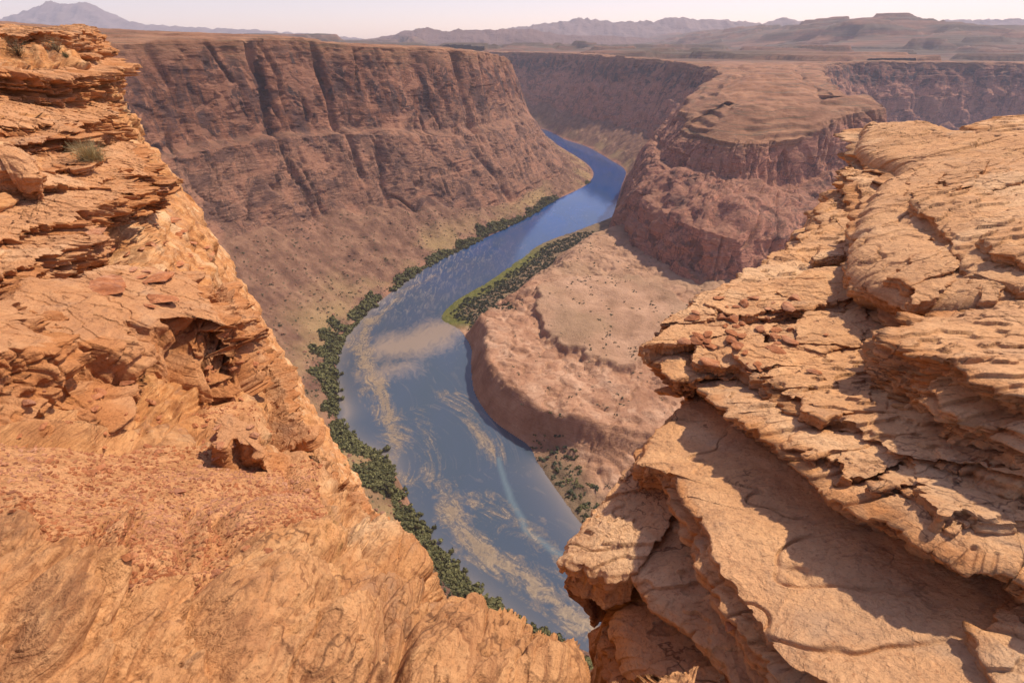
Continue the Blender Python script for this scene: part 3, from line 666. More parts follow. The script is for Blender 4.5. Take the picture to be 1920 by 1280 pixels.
hh = Z-.30*X*tw+.05*Y+.35*fbm(X/3, Y/3, Z/3, 3)*(.4+tw)-(1-tw)*(.34*X+.12*Y)
rockm = (1-sandm)*(.75+.25*sstep(1.7, 3.2, r))
a = fbm(X/2.2/sc, Y/2.2/sc, Z/1.6/sc, 4)*.30*sc
a += (strata(hh+.05*fbm(X/.5, Y/.5, Z/.5, 3), .62, 11, .10)-.5)*.52*np.clip(sc-.45, .0, 1.6)*rockm*tw
a += (strata(hh+.03*fbm(X/.3, Y/.3, Z/.3, 3), .21, 12, .14)-.5)*.17*np.clip(sc, .25, 1.6)*rockm
a += (strata(hh, .075, 13, .2)-.5)*.05*np.clip(sc, .3, 1.3)*rockm*(1-.5*sandm)
q = fbm(X/.9/sc, Y/.9/sc, Z/.9/sc+4, 5); a += .10*sc*(sstep(.0, .03, q)-sstep(-.26, -.23, q)*.8)*rockm
c = np.abs(noise(X/.8/sc+.2*noise(X/.2, Y/.2), Y/1.5/sc, Z/.8/sc+8)); a -= .09*sc*np.exp(-(c/.045)**2)*rockm
c = np.abs(noise(X/.34/sc, Y/.34/sc, Z/.34/sc+2)); a -= .03*sc*np.exp(-(c/.06)**2)*rockm
qn = fbm(X/.55+2, Y/.34, 41., 5)*3.4; a += (np.floor(qn)+sstep(.92, 1, qn-np.floor(qn)))*.022*(1-sandm)*(1-sstep(2.6, 4.2, r)); qn = fbm(X/.2+2, Y/.15, 43., 4)*2.2; a += (np.floor(qn)+sstep(.88, 1, qn-np.floor(qn)))*.008*(1-sandm)*(1-sstep(2.2, 3.4, r))
c = np.abs(noise(X/.33+.25*noise(X/.12, Y/.12), Y/.45, 22.)); a -= .035*np.exp(-(c/.03)**2)*(1-sandm)*(1-sstep(2.4, 3.6, r))*sstep(-.2, .2, noise(X/.5, Y/.5, 31.))
a += fbm(X/.16/sc, Y/.16/sc, Z/.16/sc, 4)*.035*sc*(.4+.6*rockm)
nearm = (1-sstep(1.8, 3.0, r))*(1-sandm); u_ = .75*X+.66*Y; v_ = -.66*X+.75*Y
a += nearm*(fbm(v_/.22, u_/.7, 3., 4, ridge=True)*.075+fbm(v_/.6, u_/.9, 5., 3)*.10)
ipx = 960+960*X/(Y*CT-Z*ST); ipx = np.where(Y*CT-Z*ST > .2, ipx, -999)
crag = (1-sstep(180, 300, ipx+40*noise(X, Y)))*sstep(6.6, 8.2, r)
flank = sstep(200, 330, ipx)*sstep(6, 9, r); a = a*(1-.45*flank)+flank*(fbm(X/1.1, Y/1.1, Z/.5, 5)*.16+(strata(Z+.4*fbm(X/2, Y/2, Z/2, 3), .3, 21, .2)-.5)*.12)
def cb(px, py, t, rad): q_ = att(px, py, t); return np.exp(-((X-q_[0])**2+(Y-q_[1])**2)/rad**2)
xb = np.clip(cb(250, 640, 5.4, .9)+cb(130, 660, 4.6, .7)+cb(20, 690, 3.7, .6)+cb(350, 640, 6.3, .7)+cb(60, 740, 3.2, .35), 0, 1)
xb = sstep(.28, .55, xb+.25*fbm(X/.6, Y/.6, 5., 3)); sandm = sandm*(1-xb)
vv_ = .934*X+.354*Y+.9*Z+.25*np.sin(1.1*(Y-4))+.10*fbm(X/.7, Y/.7, Z/.7, 3)
rib_ = (strata(vv_, .30, 31, .2)-.5)*.34+(strata(vv_, .115, 32, .25)-.5)*.15+(strata(vv_, .045, 33, .3)-.5)*.055
a = a*(1-.75*xb)+1.35*xb*(rib_+.14*fbm(X/1.2, Y/1.2, 2., 3))
def swell(px, h_, w_, gr=.05):
    global a
    pl_ = np.array([(lambda d_: d_[:2]*hit_t(d_))(ray(*v_)) for v_ in px]); pl_ = catmull(np.concatenate([pl_, pl_[:1]]), 60)
    b0 = pl_.min(0)-.4; b1 = pl_.max(0)+.4; m_ = (X > b0[0]) & (X < b1[0]) & (Y > b0[1]) & (Y < b1[1]); xx, yy = X[m_], Y[m_]
    xx = xx+.05*fbm(xx/.3, yy/.3, 4., 3); yy = yy+.05*fbm(xx/.3, yy/.3, 14., 3)
    d_, _, _ = seg_dist(xx, yy, pl_); ins_ = inside(xx, yy, pl_)
    a[m_] += np.where(ins_, h_*(1-np.exp(-d_/w_)), 0)-gr*np.exp(-(d_/.022)**2)
def hit_t(d_):
    t_ = 1.0
    for _ in range(60):
        e_ = d_*t_; g_ = float(S_L(e_[0], e_[1])-e_[2]); t_ += -g_*.35/max(.3, abs(d_[2]))*1.0 if False else np.clip(-g_*.5, -.2, .2)
    return t_
for sw in ([(-80, 960), (60, 945), (120, 1010), (205, 1090), (218, 1160), (190, 1290), (-80, 1290)], .15, .10), ([(380, 1090), (480, 1072), (600, 1112), (700, 1172), (735, 1240), (715, 1300), (420, 1300), (370, 1200)], .12, .09), ([(410, 970), (520, 935), (615, 970), (640, 1035), (560, 1085), (430, 1062)], .13, .09), ([(765, 1185), (855, 1140), (985, 1196), (1070, 1226), (1120, 1290), (770, 1300)], .10, .08), ([(700, 1142), (770, 1108), (800, 1124), (745, 1172)], .07, .05), ([(650, 985), (720, 1000), (780, 1050), (800, 1090), (720, 1085), (660, 1040)], .14, .08), ([(0, 1130), (90, 1100), (160, 1160), (130, 1250), (0, 1280)], .09, .07, .06), ([(215, 960), (262, 946), (255, 985), (205, 1085), (182, 1088), (196, 1020)], .09, .03), ([(355, 1060), (352, 1000), (372, 945), (392, 955), (385, 1010), (380, 1060)], .07, .03), ([(520, 860), (600, 870), (650, 930), (640, 975), (560, 930)], .13, .08), ([(420, 850), (440, 822), (486, 842), (494, 866)], .10, .05), ([(230, 1100), (330, 1060), (362, 1110), (350, 1200), (260, 1220)], .04, .06, .03), ([(560, 1180), (640, 1150), (700, 1190), (690, 1290), (580, 1290)], .06, .06, .03):
    swell(*sw)
P = P+Hn*a[..., None]-crag[..., None]*np.array((0, 0, .45))
P[..., 2] += EYE
M_L = rock_mat('rim_sandstone', (1.08, 1.15, 1.10), (.3, -.05), 1.0, sand=True, pale=.45)
me = mk_mesh('rim_bedrock', P, gfaces(naz, nr, flip=True), M_L, {'sand': sandm})
link('rim_ground', me, kind='structure')
LEFT = (azl, R2, P)
def left_at(px, py):
    """the built left-rim surface point nearest to a sight line from the eye (used to stand things on the rock)"""
    d = ray(px, py); d = d/np.linalg.norm(d)
    q = P.reshape(-1, 3)-np.array((0, 0, EYE)); t = q@d; e = np.linalg.norm(q-t[:, None]*d, axis=1)/np.maximum(t, .1)
    e = np.where(t > .3, e, 9); m = e < e.min()+.0015
    tt = np.where(m, t, 1e9); return P.reshape(-1, 3)[int(np.argmin(tt))]

# ---------------------------------------------------------------- slabs
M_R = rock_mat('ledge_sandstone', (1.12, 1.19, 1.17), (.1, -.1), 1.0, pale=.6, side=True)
def plane_hit(px, py, pl):
    z0, x0, y0, a, b = pl; d = ray(px, py)
    t = (z0-a*x0-b*y0)/(d[2]-a*d[0]-b*d[1])
    return d*t
def slab(name, label, outline, pl, T, mat=None, seed=0, under=.25, jag=.10, bed=.11, sc=1.0, rough=.07, world=False, cen=None, cat='rock ledge', dome=0.0, dens=.5, group=None, flake=1.0, roundr=.018, rw=1.0, sdip=None):
    mat = mat or M_R
    pl = (pl[0], pl[1], pl[2], pl[3], pl[4])
    pts = np.array([(x, y) for x, y in outline], float) if world else np.array([plane_hit(x, y, pl)[:2] for x, y in outline])
    px = pts*200 if world else np.array(outline, float)
    Lp = np.linalg.norm(np.diff(np.concatenate([px, px[:1]]), axis=0), axis=1)
    vis = np.minimum(Lp, 700); n = int(np.clip(vis.sum()*dens*1.25, 160, 1500))
    cum = np.concatenate([[0], np.cumsum(vis)]); u = np.linspace(0, cum[-1], n, endpoint=False)
    cl = np.concatenate([pts, pts[:1]])
    O = np.stack([np.interp(u, cum, cl[:, i]) for i in (0, 1)], 1)
    for _ in range(max(2, n//260)): O = .5*O+.25*(np.roll(O, 1, 0)+np.roll(O, -1, 0))
    C = np.array(cen) if cen is not None else O.mean(0)
    tang = np.roll(O, -3, 0)-np.roll(O, 3, 0); nr_ = np.stack([tang[:, 1], -tang[:, 0]], 1); nr_ /= np.linalg.norm(nr_, axis=1, keepdims=True)+1e-9
    if np.mean((nr_*(O-C)).sum(1)) < 0: nr_ = -nr_
    x, y = O.T
    jz = fbm(x/(.55*sc), y/(.55*sc), seed*1.7, 5)*rough*1.8+(strata(np.arange(n)*0+fbm(x/(.28*sc)+8, y/(.28*sc), seed+5, 3)*2.2, .4, seed+6, .12)-.5)*rough*.6+(strata(np.arange(n)*0+fbm(x/(.5*sc)+3, y/(.5*sc), seed, 3)*1.6, .33, seed, .2)-.5)*rough*1.6+fbm(x/(.12*sc), y/(.12*sc), seed*2.1, 3)*rough*.45
    O = O+nr_*jz[:, None]
    rad = np.median(np.linalg.norm(px-px.mean(0), axis=1)); M = int(np.clip(rad*dens*1.1, 36, 380)); K = int(np.clip(T/sc*90, 16, 120))
    f = (np.arange(M)/(M-1))**.8
    XY = C+f[None, :, None]*(O[:, None]-C)
    X, Y = XY[..., 0], XY[..., 1]
    z0, x0, y0, a, b = pl
    top = lambda X, Y: z0+a*(X-x0)+b*(Y-y0)+EYE
    Z = top(X, Y)
    fe = np.broadcast_to(f[None], X.shape)
    Z = Z+dome*(1-fe**2)
    s = sc
    d = fbm(X/(1.5*s), Y/(1.5*s), seed, 3)*.09*s
    q = fbm(X/(1.3*s)+seed, Y/(.75*s), seed, 5)*3.2
    # thin sheets peeling off the bedding plane
    d += (np.floor(q*1.6)+sstep(.94, 1, q*1.6-np.floor(q*1.6)))*.030*s*flake
    q2 = fbm(X/(.42*s)+seed, Y/(.3*s), seed+4, 4)*2.2; d += (np.floor(q2)+sstep(.85, 1, q2-np.floor(q2)))*.009*s*flake
    c = np.abs(noise(X/(.9*s)+seed+.3*noise(X/(.25*s), Y/(.25*s)), Y/(.7*s), seed)); d -= .03*s*np.exp(-(c/.022)**2)*sstep(-.1, .2, noise(X/s, Y/s, seed+9))
    d += fbm(X/(.13*s), Y/(.13*s), seed, 4)*.012*s
    edge = np.linalg.norm(XY-O[:, None], axis=2)
    Z = Z+d-roundr*s*np.exp(-(edge/(.07*s*rw)))
    rows = [np.stack([X, Y, Z], -1)]
    zt = Z[:, -1]; 
    dd = (np.arange(1, K+1)/K)
    dep = dd[None]*T*(1+.12*fbm(O[:, 0]/(1.2*s), O[:, 1]/(1.2*s), seed, 2))[:, None]
    wx, wy = np.broadcast_to(O[:, :1], dep.shape), np.broadcast_to(O[:, 1:], dep.shape)
    hz = dep+.10*s*fbm(wx/(1.1*s), wy/(1.1*s), seed, 3)+seed*3
    if sdip: hz = dep*sdip[2]+sdip[0]*wx+sdip[1]*wy+.07*s*fbm(wx/(.8*s), wy/(.8*s), dep/(.8*s)+seed, 3)
    ins = under*(dd[None]**1.6)+0*dep
    ins = ins+(strata(hz, bed*2.6, seed+1, .15)-.5)*jag*1.5+(strata(hz, bed, seed+2, .1)-.5)*jag*1.2+(strata(hz, bed*.34, seed+3, .2)-.5)*jag*.6
    b1_ = np.floor(hz/bed); b2_ = np.floor(hz/(bed*2.6)); f1_ = hz/bed-b1_
    ins = ins+(noise(wx/(.42*s), wy/(.42*s), b1_*3.7+seed)+.6*noise(wx/(.17*s), wy/(.17*s), b1_*5.1+seed))*jag*1.1*sstep(0, .07, f1_)*sstep(1, .93, f1_)+noise(wx/(.9*s), wy/(.9*s), b2_*4.3+seed)*jag*1.6
    ins = ins+fbm(wx/(.5*s), wy/(.5*s), hz/(.16*s), 4)*jag*.55+fbm(wx/(.1*s), wy/(.1*s), hz/(.07*s), 3)*.018*s
    ins *= sstep(0, .06, dd)[None]
    cr = np.abs(noise(wx/(.8*s)+4, wy/(.8*s), hz*.35/s+seed)); ins = ins+.05*s*np.exp(-(cr/.035)**2)
    side = np.stack([wx-nr_[:, :1]*ins, wy-nr_[:, 1:]*ins, zt[:, None]-dep], -1)
    rows.append(side)
    fu = np.linspace(.94, .0, 14)
    E = side[:, -1]; cb = np.array([C[0], C[1], 0])
    un = np.stack([C[0]+fu[None]*(E[:, :1]-C[0]), C[1]+fu[None]*(E[:, 1:2]-C[1]), 0*fu[None]+E[:, 2:3]*fu[None]+(1-fu[None])*E[:, 2:3].mean()], -1)
    un[..., 2] += .05*s*fbm(un[..., 0]/(.5*s), un[..., 1]/(.5*s), seed, 4)
    rows.append(un)
    G = np.concatenate(rows, 1)
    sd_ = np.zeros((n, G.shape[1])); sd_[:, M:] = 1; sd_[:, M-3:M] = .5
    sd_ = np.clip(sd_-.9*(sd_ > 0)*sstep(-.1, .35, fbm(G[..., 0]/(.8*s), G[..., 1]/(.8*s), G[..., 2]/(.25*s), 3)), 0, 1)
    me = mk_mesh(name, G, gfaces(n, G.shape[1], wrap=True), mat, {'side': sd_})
    return link(name, me, label, cat, group, 'thing')
# area sign is settled by Blender's own normals; shading is two sided
P1 = (-3.25, 1.2, 3.43, .20, -.28); P2 = (-3.62, 1.2, 3.43, .34, -.16); P3 = (-3.45, 1.29, 2.33, .25, -.2); P4 = (-3.9, 1.18, 2.2, .30, -.1)
P5 = (-3.0, 1.66, 5.0, .08, .0); P6 = (-2.40, 2.4, 2.4, .10, -.29); P7 = (-2.2, 4.1, 5.8, .245, -.06); P8 = (-2.0, 7.8, 12.1, .33, -.06)
def up(p, dz): return (p[0]+dz,)+p[1:]
slab('rock_slab', 'broad smooth sandstone slab at lower right, half sunlit and half in shadow', [(1205, 862), (1240, 805), (1320, 718), (1460, 740), (1700, 840), (2000, 960), (2300, 1150), (2400, 1500), (1950, 1600), (1700, 1420), (1560, 1290), (1480, 1235), (1420, 1150), (1345, 1045), (1325, 985), (1285, 930), (1275, 885)], P1, .42, seed=1, under=.12, jag=.07, bed=.10, rough=.045, cen=None, dens=.55, flake=.07)
slab('rock_slab', 'wedge of striped sandstone whose tip juts over the river', [(1052, 1045), (1075, 1005), (1110, 955), (1165, 885), (1225, 820), (1300, 880), (1310, 935), (1262, 968), (1225, 1030), (1200, 1066), (1150, 1068), (1090, 1055)], P2, .75, seed=2, under=.35, jag=.06, bed=.07, rough=.03)
slab('rock_slab', 'diamond shaped sunlit rock plate below the broad slab', [(1272, 952), (1340, 1010), (1380, 1090), (1420, 1180), (1500, 1300), (1540, 1420), (1440, 1420), (1372, 1238), (1300, 1176), (1228, 1126), (1193, 1075), (1215, 1035)], P3, .26, seed=3, under=.12, jag=.05, bed=.07, rough=.035)
slab('rock_slab', 'rounded striped rock block at the foot of the diamond plate', [(1142, 1160), (1165, 1125), (1215, 1095), (1290, 1130), (1380, 1200), (1470, 1330), (1500, 1500), (1350, 1500), (1250, 1340), (1165, 1230)], P4, 1.6, seed=4, under=.5, jag=.09, bed=.08, rough=.04, roundr=.16)
slab('rock_slab', 'long ledge of flaky sandstone ending in a blunt overhanging prow', [(1222, 668), (1235, 618), (1300, 560), (1400, 500), (1480, 448), (1600, 385), (1800, 380), (2100, 420), (2300, 700), (2000, 790), (1700, 760), (1500, 735), (1400, 712), (1335, 700), (1310, 715), (1270, 706)], P5, .46, seed=5, under=.5, jag=.10, bed=.10, rough=.07, sc=1.2, flake=1.1, dens=.75)
slab('rock_slab', 'overhanging layered ledge that shades the broad smooth slab', [(1325, 702), (1345, 690), (1450, 672), (1600, 660), (1800, 650), (2100, 700), (2400, 1000), (2200, 1170), (2000, 1090), (1920, 1056), (1830, 1030), (1760, 1000), (1660, 944), (1600, 905), (1500, 835), (1450, 800), (1390, 770), (1350, 735)], P6, .42, seed=6, under=.35, jag=.09, bed=.07, rough=.06, dens=.6)
slab('rock_slab', 'middle step of grey tan beds stacked on the shading ledge', [(1430, 690), (1560, 640), (1800, 620), (2100, 660), (2400, 860), (2150, 960), (2000, 930), (1900, 895), (1800, 862), (1700, 835), (1610, 790), (1540, 760), (1480, 725)], up(P6, .20), .24, seed=7, under=.12, jag=.09, bed=.06, rough=.09, dens=.55)
slab('rock_slab', 'thin bedded shaded step in the recess under the great nose', [(1625, 640), (1720, 600), (1900, 590), (2200, 620), (2400, 760), (2150, 860), (2000, 830), (1900, 790), (1810, 762), (1740, 730), (1680, 692)], up(P6, .42), .28, seed=8, under=.05, jag=.10, bed=.05, rough=.1, dens=.55)
slab('rock_slab', 'dark recessed bed of thin layers right beneath the great nose', [(1690, 610), (1750, 580), (1900, 560), (2200, 600), (2400, 720), (2150, 760), (2000, 740), (1900, 712), (1830, 692), (1760, 664)], up(P6, .68), .32, seed=9, under=-.1, jag=.11, bed=.05, rough=.1, dens=.5)
slab('rock_slab', 'pale thin tongue of rock poking out under the great nose', [(1553, 548), (1572, 520), (1650, 505), (1800, 500), (2100, 540), (2200, 640), (1950, 640), (1850, 630), (1760, 622), (1680, 618), (1620, 600), (1580, 575)], (-2.72, 4.1, 5.8, .16, -.05), .26, seed=10, under=.3, jag=.08, bed=.06, rough=.05)
slab('rock_slab', 'great rounded sandstone nose bulging out at right', [(1590, 492), (1603, 455), (1618, 400), (1645, 335), (1720, 295), (1920, 280), (2300, 300), (2500, 560), (2150, 590), (1920, 562), (1800, 572), (1720, 562), (1640, 534)], P7, .62, seed=11, under=.8, jag=.10, bed=.09, rough=.06, sc=1.25, roundr=.12, dens=.75, flake=.5)
slab('rock_slab', 'plate with a stepped edge lying on the great nose', [(1712, 378), (1760, 360), (1920, 350), (2200, 380), (2400, 560), (2100, 560), (1920, 532), (1860, 515), (1806, 492), (1790, 455), (1755, 420)], up(P7, .13), .16, seed=12, under=.08, jag=.05, bed=.05, rough=.05, sc=1.1)
slab('rock_slab', 'small upper plate against the right edge above the stepped plate', [(1838, 445), (1880, 420), (1960, 400), (2200, 420), (2200, 520), (1960, 490), (1880, 470)], up(P7, .24), .12, seed=13, under=.06, jag=.04, bed=.05, rough=.05, sc=1.1)
slab('rock_slab', 'flat topped sandstone brow highest on the right crag', [(1606, 268), (1622, 226), (1700, 222), (1800, 229), (1920, 238), (2300, 250), (2400, 420), (2100, 360), (1920, 345), (1800, 325), (1740, 310), (1690, 316), (1672, 300), (1640, 292)], P8, .55, seed=14, under=.25, jag=.3, bed=.15, rough=.05, sc=1.8, roundr=.12, dens=.8, flake=.45)
slab('rock_slab', 'low hump of rock behind the brow at the right edge', [(1814, 232), (1850, 216), (1920, 211), (2100, 214), (2300, 240), (2300, 275), (1920, 252)], (-1.72, 13.4, 14.8, .05, -.02), .5, seed=15, under=.2, jag=.15, bed=.12, rough=.1, sc=1.8)
slab('rock_slab', 'ragged ledge in the notch below the brow', [(1580, 318), (1602, 298), (1690, 300), (1760, 340), (1720, 400), (1640, 388), (1600, 348)], (-2.38, 7.2, 11.0, .15, -.03), .45, seed=16, under=.15, jag=.16, bed=.1, rough=.1, sc=1.6)
slab('rock_slab', 'rubbly rock step below the ragged ledge on the crag edge', [(1538, 380), (1575, 352), (1650, 365), (1720, 420), (1640, 450), (1560, 425)], (-2.66, 6.2, 9.8, .12, -.02), .45, seed=17, under=.1, jag=.14, bed=.1, rough=.1, sc=1.5)
slab('rock_slab', 'lowest rounded rock step on the crag edge above the long ledge', [(1488, 452), (1515, 432), (1620, 430), (1680, 480), (1600, 500), (1540, 485)], (-2.86, 5.4, 8.8, .1, .0), .3, seed=18, under=.1, jag=.12, bed=.09, rough=.08, sc=1.4)
slab('rock_slab', 'tilted layered block at the right edge beneath the nose', [(1846, 585), (1885, 560), (1960, 520), (2150, 530), (2200, 680), (1980, 690), (1920, 655), (1880, 620)], (-2.30, 4.4, 4.3, .35, -.2), .28, seed=19, under=.1, jag=.08, bed=.05, rough=.05)
slab('rock_slab', 'grey plate at the bottom right corner resting on the broad slab', [(1838, 1185), (1880, 1150), (1960, 1120), (2200, 1200), (2300, 1500), (1980, 1500), (1890, 1290), (1850, 1240)], up(P1, .07), .12, seed=20, under=.02, jag=.03, bed=.05, rough=.03)
# crag body under the slabs
slab('rock_crag', 'bare sandstone body of the right crag dropping into the gorge', [(1.75, 2.1), (1.75, 3.2), (2.0, 4.2), (2.35, 5.4), (4.3, 8.3), (7.0, 11.8), (9.2, 14.4), (13, 17), (19, 17), (20, 2), (6, -2), (2.6, -.6), (1.9, .8)], (-3.55, 3.0, 4.0, .03, .02), 26, seed=21, under=1.0, jag=.22, bed=.35, rough=.15, world=True, cen=(7, 6), cat='rock crag', sc=2.0, dens=.35)
slab('rock_crag', 'dark cleft wall under the striped wedge above the river', [(.80, 2.5), (.95, 3.0), (1.35, 3.5), (2.2, 4.2), (4, 4), (5, 1), (3, -1), (1.4, .6), (1.0, 1.6), (.85, 2.1)], (-4.35, 1.0, 2.5, .25, -.1), 22, seed=22, under=.9, jag=.15, bed=.3, rough=.08, world=True, cen=(2.2, 2.0), cat='rock crag', dens=.5)

# ---------------------------------------------------------------- left crag blocks
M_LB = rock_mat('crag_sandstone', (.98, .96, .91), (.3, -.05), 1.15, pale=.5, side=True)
def lslab(label, front, D, T, seed, br=.05, sc=1.0, dirn='back', **kw):
    Q = np.array([att(*f)-np.array((0, 0, EYE)) for f in front])
    m = Q.mean(0); rd = m[:2]/np.hypot(*m[:2]); lat = np.array((rd[1], -rd[0]))
    l = (Q[:, :2]-m[:2])@lat; rr = (Q[:, :2]-m[:2])@rd; zz = Q[:, 2]-m[2]-br*rr
    al_ = (l@zz)/(l@l+1e-6); al_ = np.clip(al_, -.6, .6)
    g = al_*lat+br*rd
    F = Q[:, :2]; Bk = F+(rd if dirn == 'back' else -lat)*D
    out = list(map(tuple, F))+list(map(tuple, Bk[::-1]))
    return slab('rock_slab', label, out, (m[2], m[0], m[1], g[0], g[1]), T, M_LB, seed=seed, sc=sc, world=True, cat='rock ledge', **kw)

kw = dict(under=.2, jag=.30, bed=.13, rough=.16, flake=1.0)
lslab('bedded cap rock on the very top of the left crag', [(-200, 64, 13.5), (0, 57, 15.5), (80, 50, 16.5), (150, 47, 18.5), (184, 70, 21)], 6, 1.0, 31, sc=1.5, dens=.4, **kw)
lslab('thick stack of thin dark beds under the grey bushes', [(-200, 130, 11.8), (0, 115, 13), (60, 106, 13.6), (112, 114, 14.4), (150, 119, 16), (192, 118, 18), (208, 152, 19)], 4, 1.35, 32, sc=1.3, dens=.42, under=.35, jag=.42, bed=.15, rough=.2)
lslab('slanting flat ledge halfway up the left crag', [(-200, 245, 9.6), (0, 207, 10.5), (60, 198, 11), (106, 204, 11.5), (145, 220, 13), (212, 214, 15.5), (226, 252, 16)], 3.5, 1.0, 33, sc=1.2, dens=.42, **kw)
lslab('square striped block beside the dry bush', [(-60, 290, 9.8), (36, 246, 10.2), (92, 231, 10.8), (134, 229, 11.3), (150, 270, 11.5)], 2, 1.1, 34, sc=1.0, dens=.42, under=.15, jag=.2, bed=.11, rough=.1)
lslab('ragged shelf of split plates below the striped block', [(-200, 352, 7.8), (0, 337, 8.4), (60, 324, 8.8), (120, 313, 9.3), (182, 320, 10.2), (215, 334, 11), (286, 336, 13)], 3, .75, 35, sc=1.0, dens=.45, **kw)
lslab('rounded boulder like block at the left edge', [(-80, 285, 8.0), (0, 276, 8.15), (40, 284, 8.3), (64, 300, 8.5)], 1.5, .9, 36, sc=1.0, dens=.4, under=.35, jag=.09, bed=.16, rough=.06, roundr=.3, rw=3)
lslab('comb of thin layers right of the crag blocks', [(190, 342, 11.0), (240, 322, 11.8), (284, 342, 12.4)], 1.8, .8, 37, sc=.9, dens=.45, under=.15, jag=.3, bed=.09, rough=.1)
lslab('long slanting beam of rock over the dark hollow', [(-200, 447, 6.8), (0, 436, 7.2), (60, 413, 7.7), (110, 404, 8.1), (160, 387, 8.7), (222, 353, 10), (258, 374, 10.3)], 2.5, .55, 38, sc=.9, dens=.45, **kw)
lslab('long dark bed slanting up from the left edge', [(-200, 535, 6.0), (0, 504, 6.6), (80, 472, 7.2), (150, 434, 8.0), (174, 452, 8.1)], 2, .6, 39, sc=.8, dens=.45, under=.15, jag=.22, bed=.1, rough=.12)
lslab('slanting plate between the striped block and the shelf', [(62, 316, 9.6), (120, 296, 10.0), (150, 310, 10.1)], 1.0, .35, 40, sc=.8, dens=.45, **kw)
lslab('big cross bedded block with fine slanting grooves above the sandy saddle', [(40, 668, 3.95), (110, 650, 4.25), (170, 632, 4.5), (240, 592, 4.95), (320, 560, 5.4), (410, 590, 5.75), (432, 640, 5.8)], 1.6, .9, 43, sc=.8, dens=.7, under=-.4, jag=.17, bed=.115, rough=.06, flake=.6, sdip=(.80, .30, .55))
lslab('fluted slanting ribs of rock rising from the sand at the left edge', [(-140, 690, 3.0), (-20, 650, 3.4), (50, 632, 3.65), (96, 660, 3.8)], 1.0, .7, 44, sc=.6, dens=.7, under=-.35, jag=.12, bed=.10, rough=.05, flake=.6, sdip=(.55, .35, .8))
lslab('small cross bedded knob standing in the gravel slope', [(412, 832, 3.6), (440, 815, 3.75), (486, 838, 3.65)], .3, .5, 45, sc=.4, dens=.6, under=-.2, jag=.03, bed=.045, rough=.03, flake=.4, sdip=(.8, .3, .5))
lslab('uppermost split ledge on the lip of the left gorge edge', [(428, 548, 11.2), (458, 600, 9.7), (488, 650, 8.6)], .7, .55, 47, sc=.8, dens=.45, dirn='left', under=.2, jag=.2, bed=.09, rough=.1)
lslab('middle split ledge on the gorge lip beside the gravel path', [(508, 700, 7.5), (540, 748, 6.6), (566, 790, 6.0)], .6, .45, 48, sc=.65, dens=.5, dirn='left', under=.2, jag=.16, bed=.07, rough=.08)
lslab('lowest flaky red ledge on the gorge lip above the river', [(628, 890, 4.5), (668, 925, 4.1), (706, 962, 3.75)], .4, .25, 49, sc=.45, dens=.5, dirn='left', under=.15, jag=.10, bed=.05, rough=.06)

def plates(n, boxpx, pl, lab, group, seed0, smin, smax, dz, mat=None, el=2.2):
    r_ = np.random.RandomState(seed0)
    for i in range(n):
        for _ in range(30):
            px, py = r_.uniform(boxpx[0], boxpx[2]), r_.uniform(boxpx[1], boxpx[3])
            if inside(np.array([px]), np.array([py]), boxpx[4])[0]: break
        c_ = plane_hit(px, py, pl); s_ = r_.uniform(smin, smax); k_ = r_.randint(6, 10); an = np.sort(r_.uniform(0, 6.28, k_)); ra = r_.uniform(.55, 1, k_)*s_
        th = r_.uniform(-.35, .35)+.5; ux, uy = np.cos(an)*ra*el**.5, np.sin(an)*ra/el**.5
        out = [(c_[0]+a_*math.cos(th)-b_*math.sin(th), c_[1]+a_*math.sin(th)+b_*math.cos(th)) for a_, b_ in zip(ux, uy)]
        t_ = r_.uniform(.05, .12)*(.6+s_); z_ = r_.uniform(.3, 1)*t_+dz
        slab('rock_plate', lab, out, (pl[0]+z_+pl[3]*(c_[0]-pl[1])+pl[4]*(c_[1]-pl[2]), c_[0], c_[1], pl[3]+r_.normal()*.03, pl[4]+r_.normal()*.03), t_+.06, mat, seed=seed0+i, under=.03, jag=.028, bed=t_*.5, rough=.035, sc=.7, roundr=.006, world=True, cat='rock plate', dens=.6, group=group, flake=.5)
plates(20, (1300, 470, 1600, 690, [(1280, 640), (1330, 570), (1500, 465), (1600, 450), (1620, 600), (1560, 690), (1400, 690)]), P5, 'thin angular plate of sandstone bedded in the long right ledge', 'thin plates on the long right ledge', 700, .30, .75, .05)
plates(12, (1420, 700, 1900, 960, [(1420, 720), (1600, 770), (1900, 880), (1900, 985), (1780, 960), (1620, 880), (1480, 800)]), P6, 'thin angular plate lying on the shading ledge at right', 'thin plates on the shading ledge', 730, .22, .5, .04)
plates(9, (1640, 300, 1920, 540, [(1650, 470), (1690, 340), (1920, 300), (1920, 500), (1750, 540)]), P7, 'thin weathered sheet of rock peeling off the great nose', 'thin sheets on the great nose', 750, .35, .7, .0, el=3)
# ================================================================ PLANTS AND LOOSE STONES
rs = np.random.RandomState(11)
def leaf_mat(name, a, b):
    m = NT(name); p = m.pos(); n = m.noise(p, .35, 3, .6); oi = m.n('ShaderNodeObjectInfo')
    c = m.ramp(n, [(.3, a), (.7, b)])
    hs = m.n('ShaderNodeHueSaturation'); m.put(hs.inputs['Value'], m.math('ADD', .7, m.math('MULTIPLY', oi.outputs['Random'], .6))); m.l(c, hs.inputs['Color'])
    return m.fin(hs.outputs[0], None, .8)
M_TAM = leaf_mat('tamarisk_leaves', (.065, .07, .028), (.19, .175, .07))
M_SCR = leaf_mat('scrub_leaves', (.055, .065, .035), (.12, .125, .07))
M_WOOD = leaf_mat('twig_wood', (.10, .06, .04), (.17, .11, .07))
M_STRAW = leaf_mat('dry_straw', (.36, .27, .13), (.52, .42, .22))
M_SAGE = leaf_mat('sage_leaves', (.15, .15, .08), (.27, .25, .14))
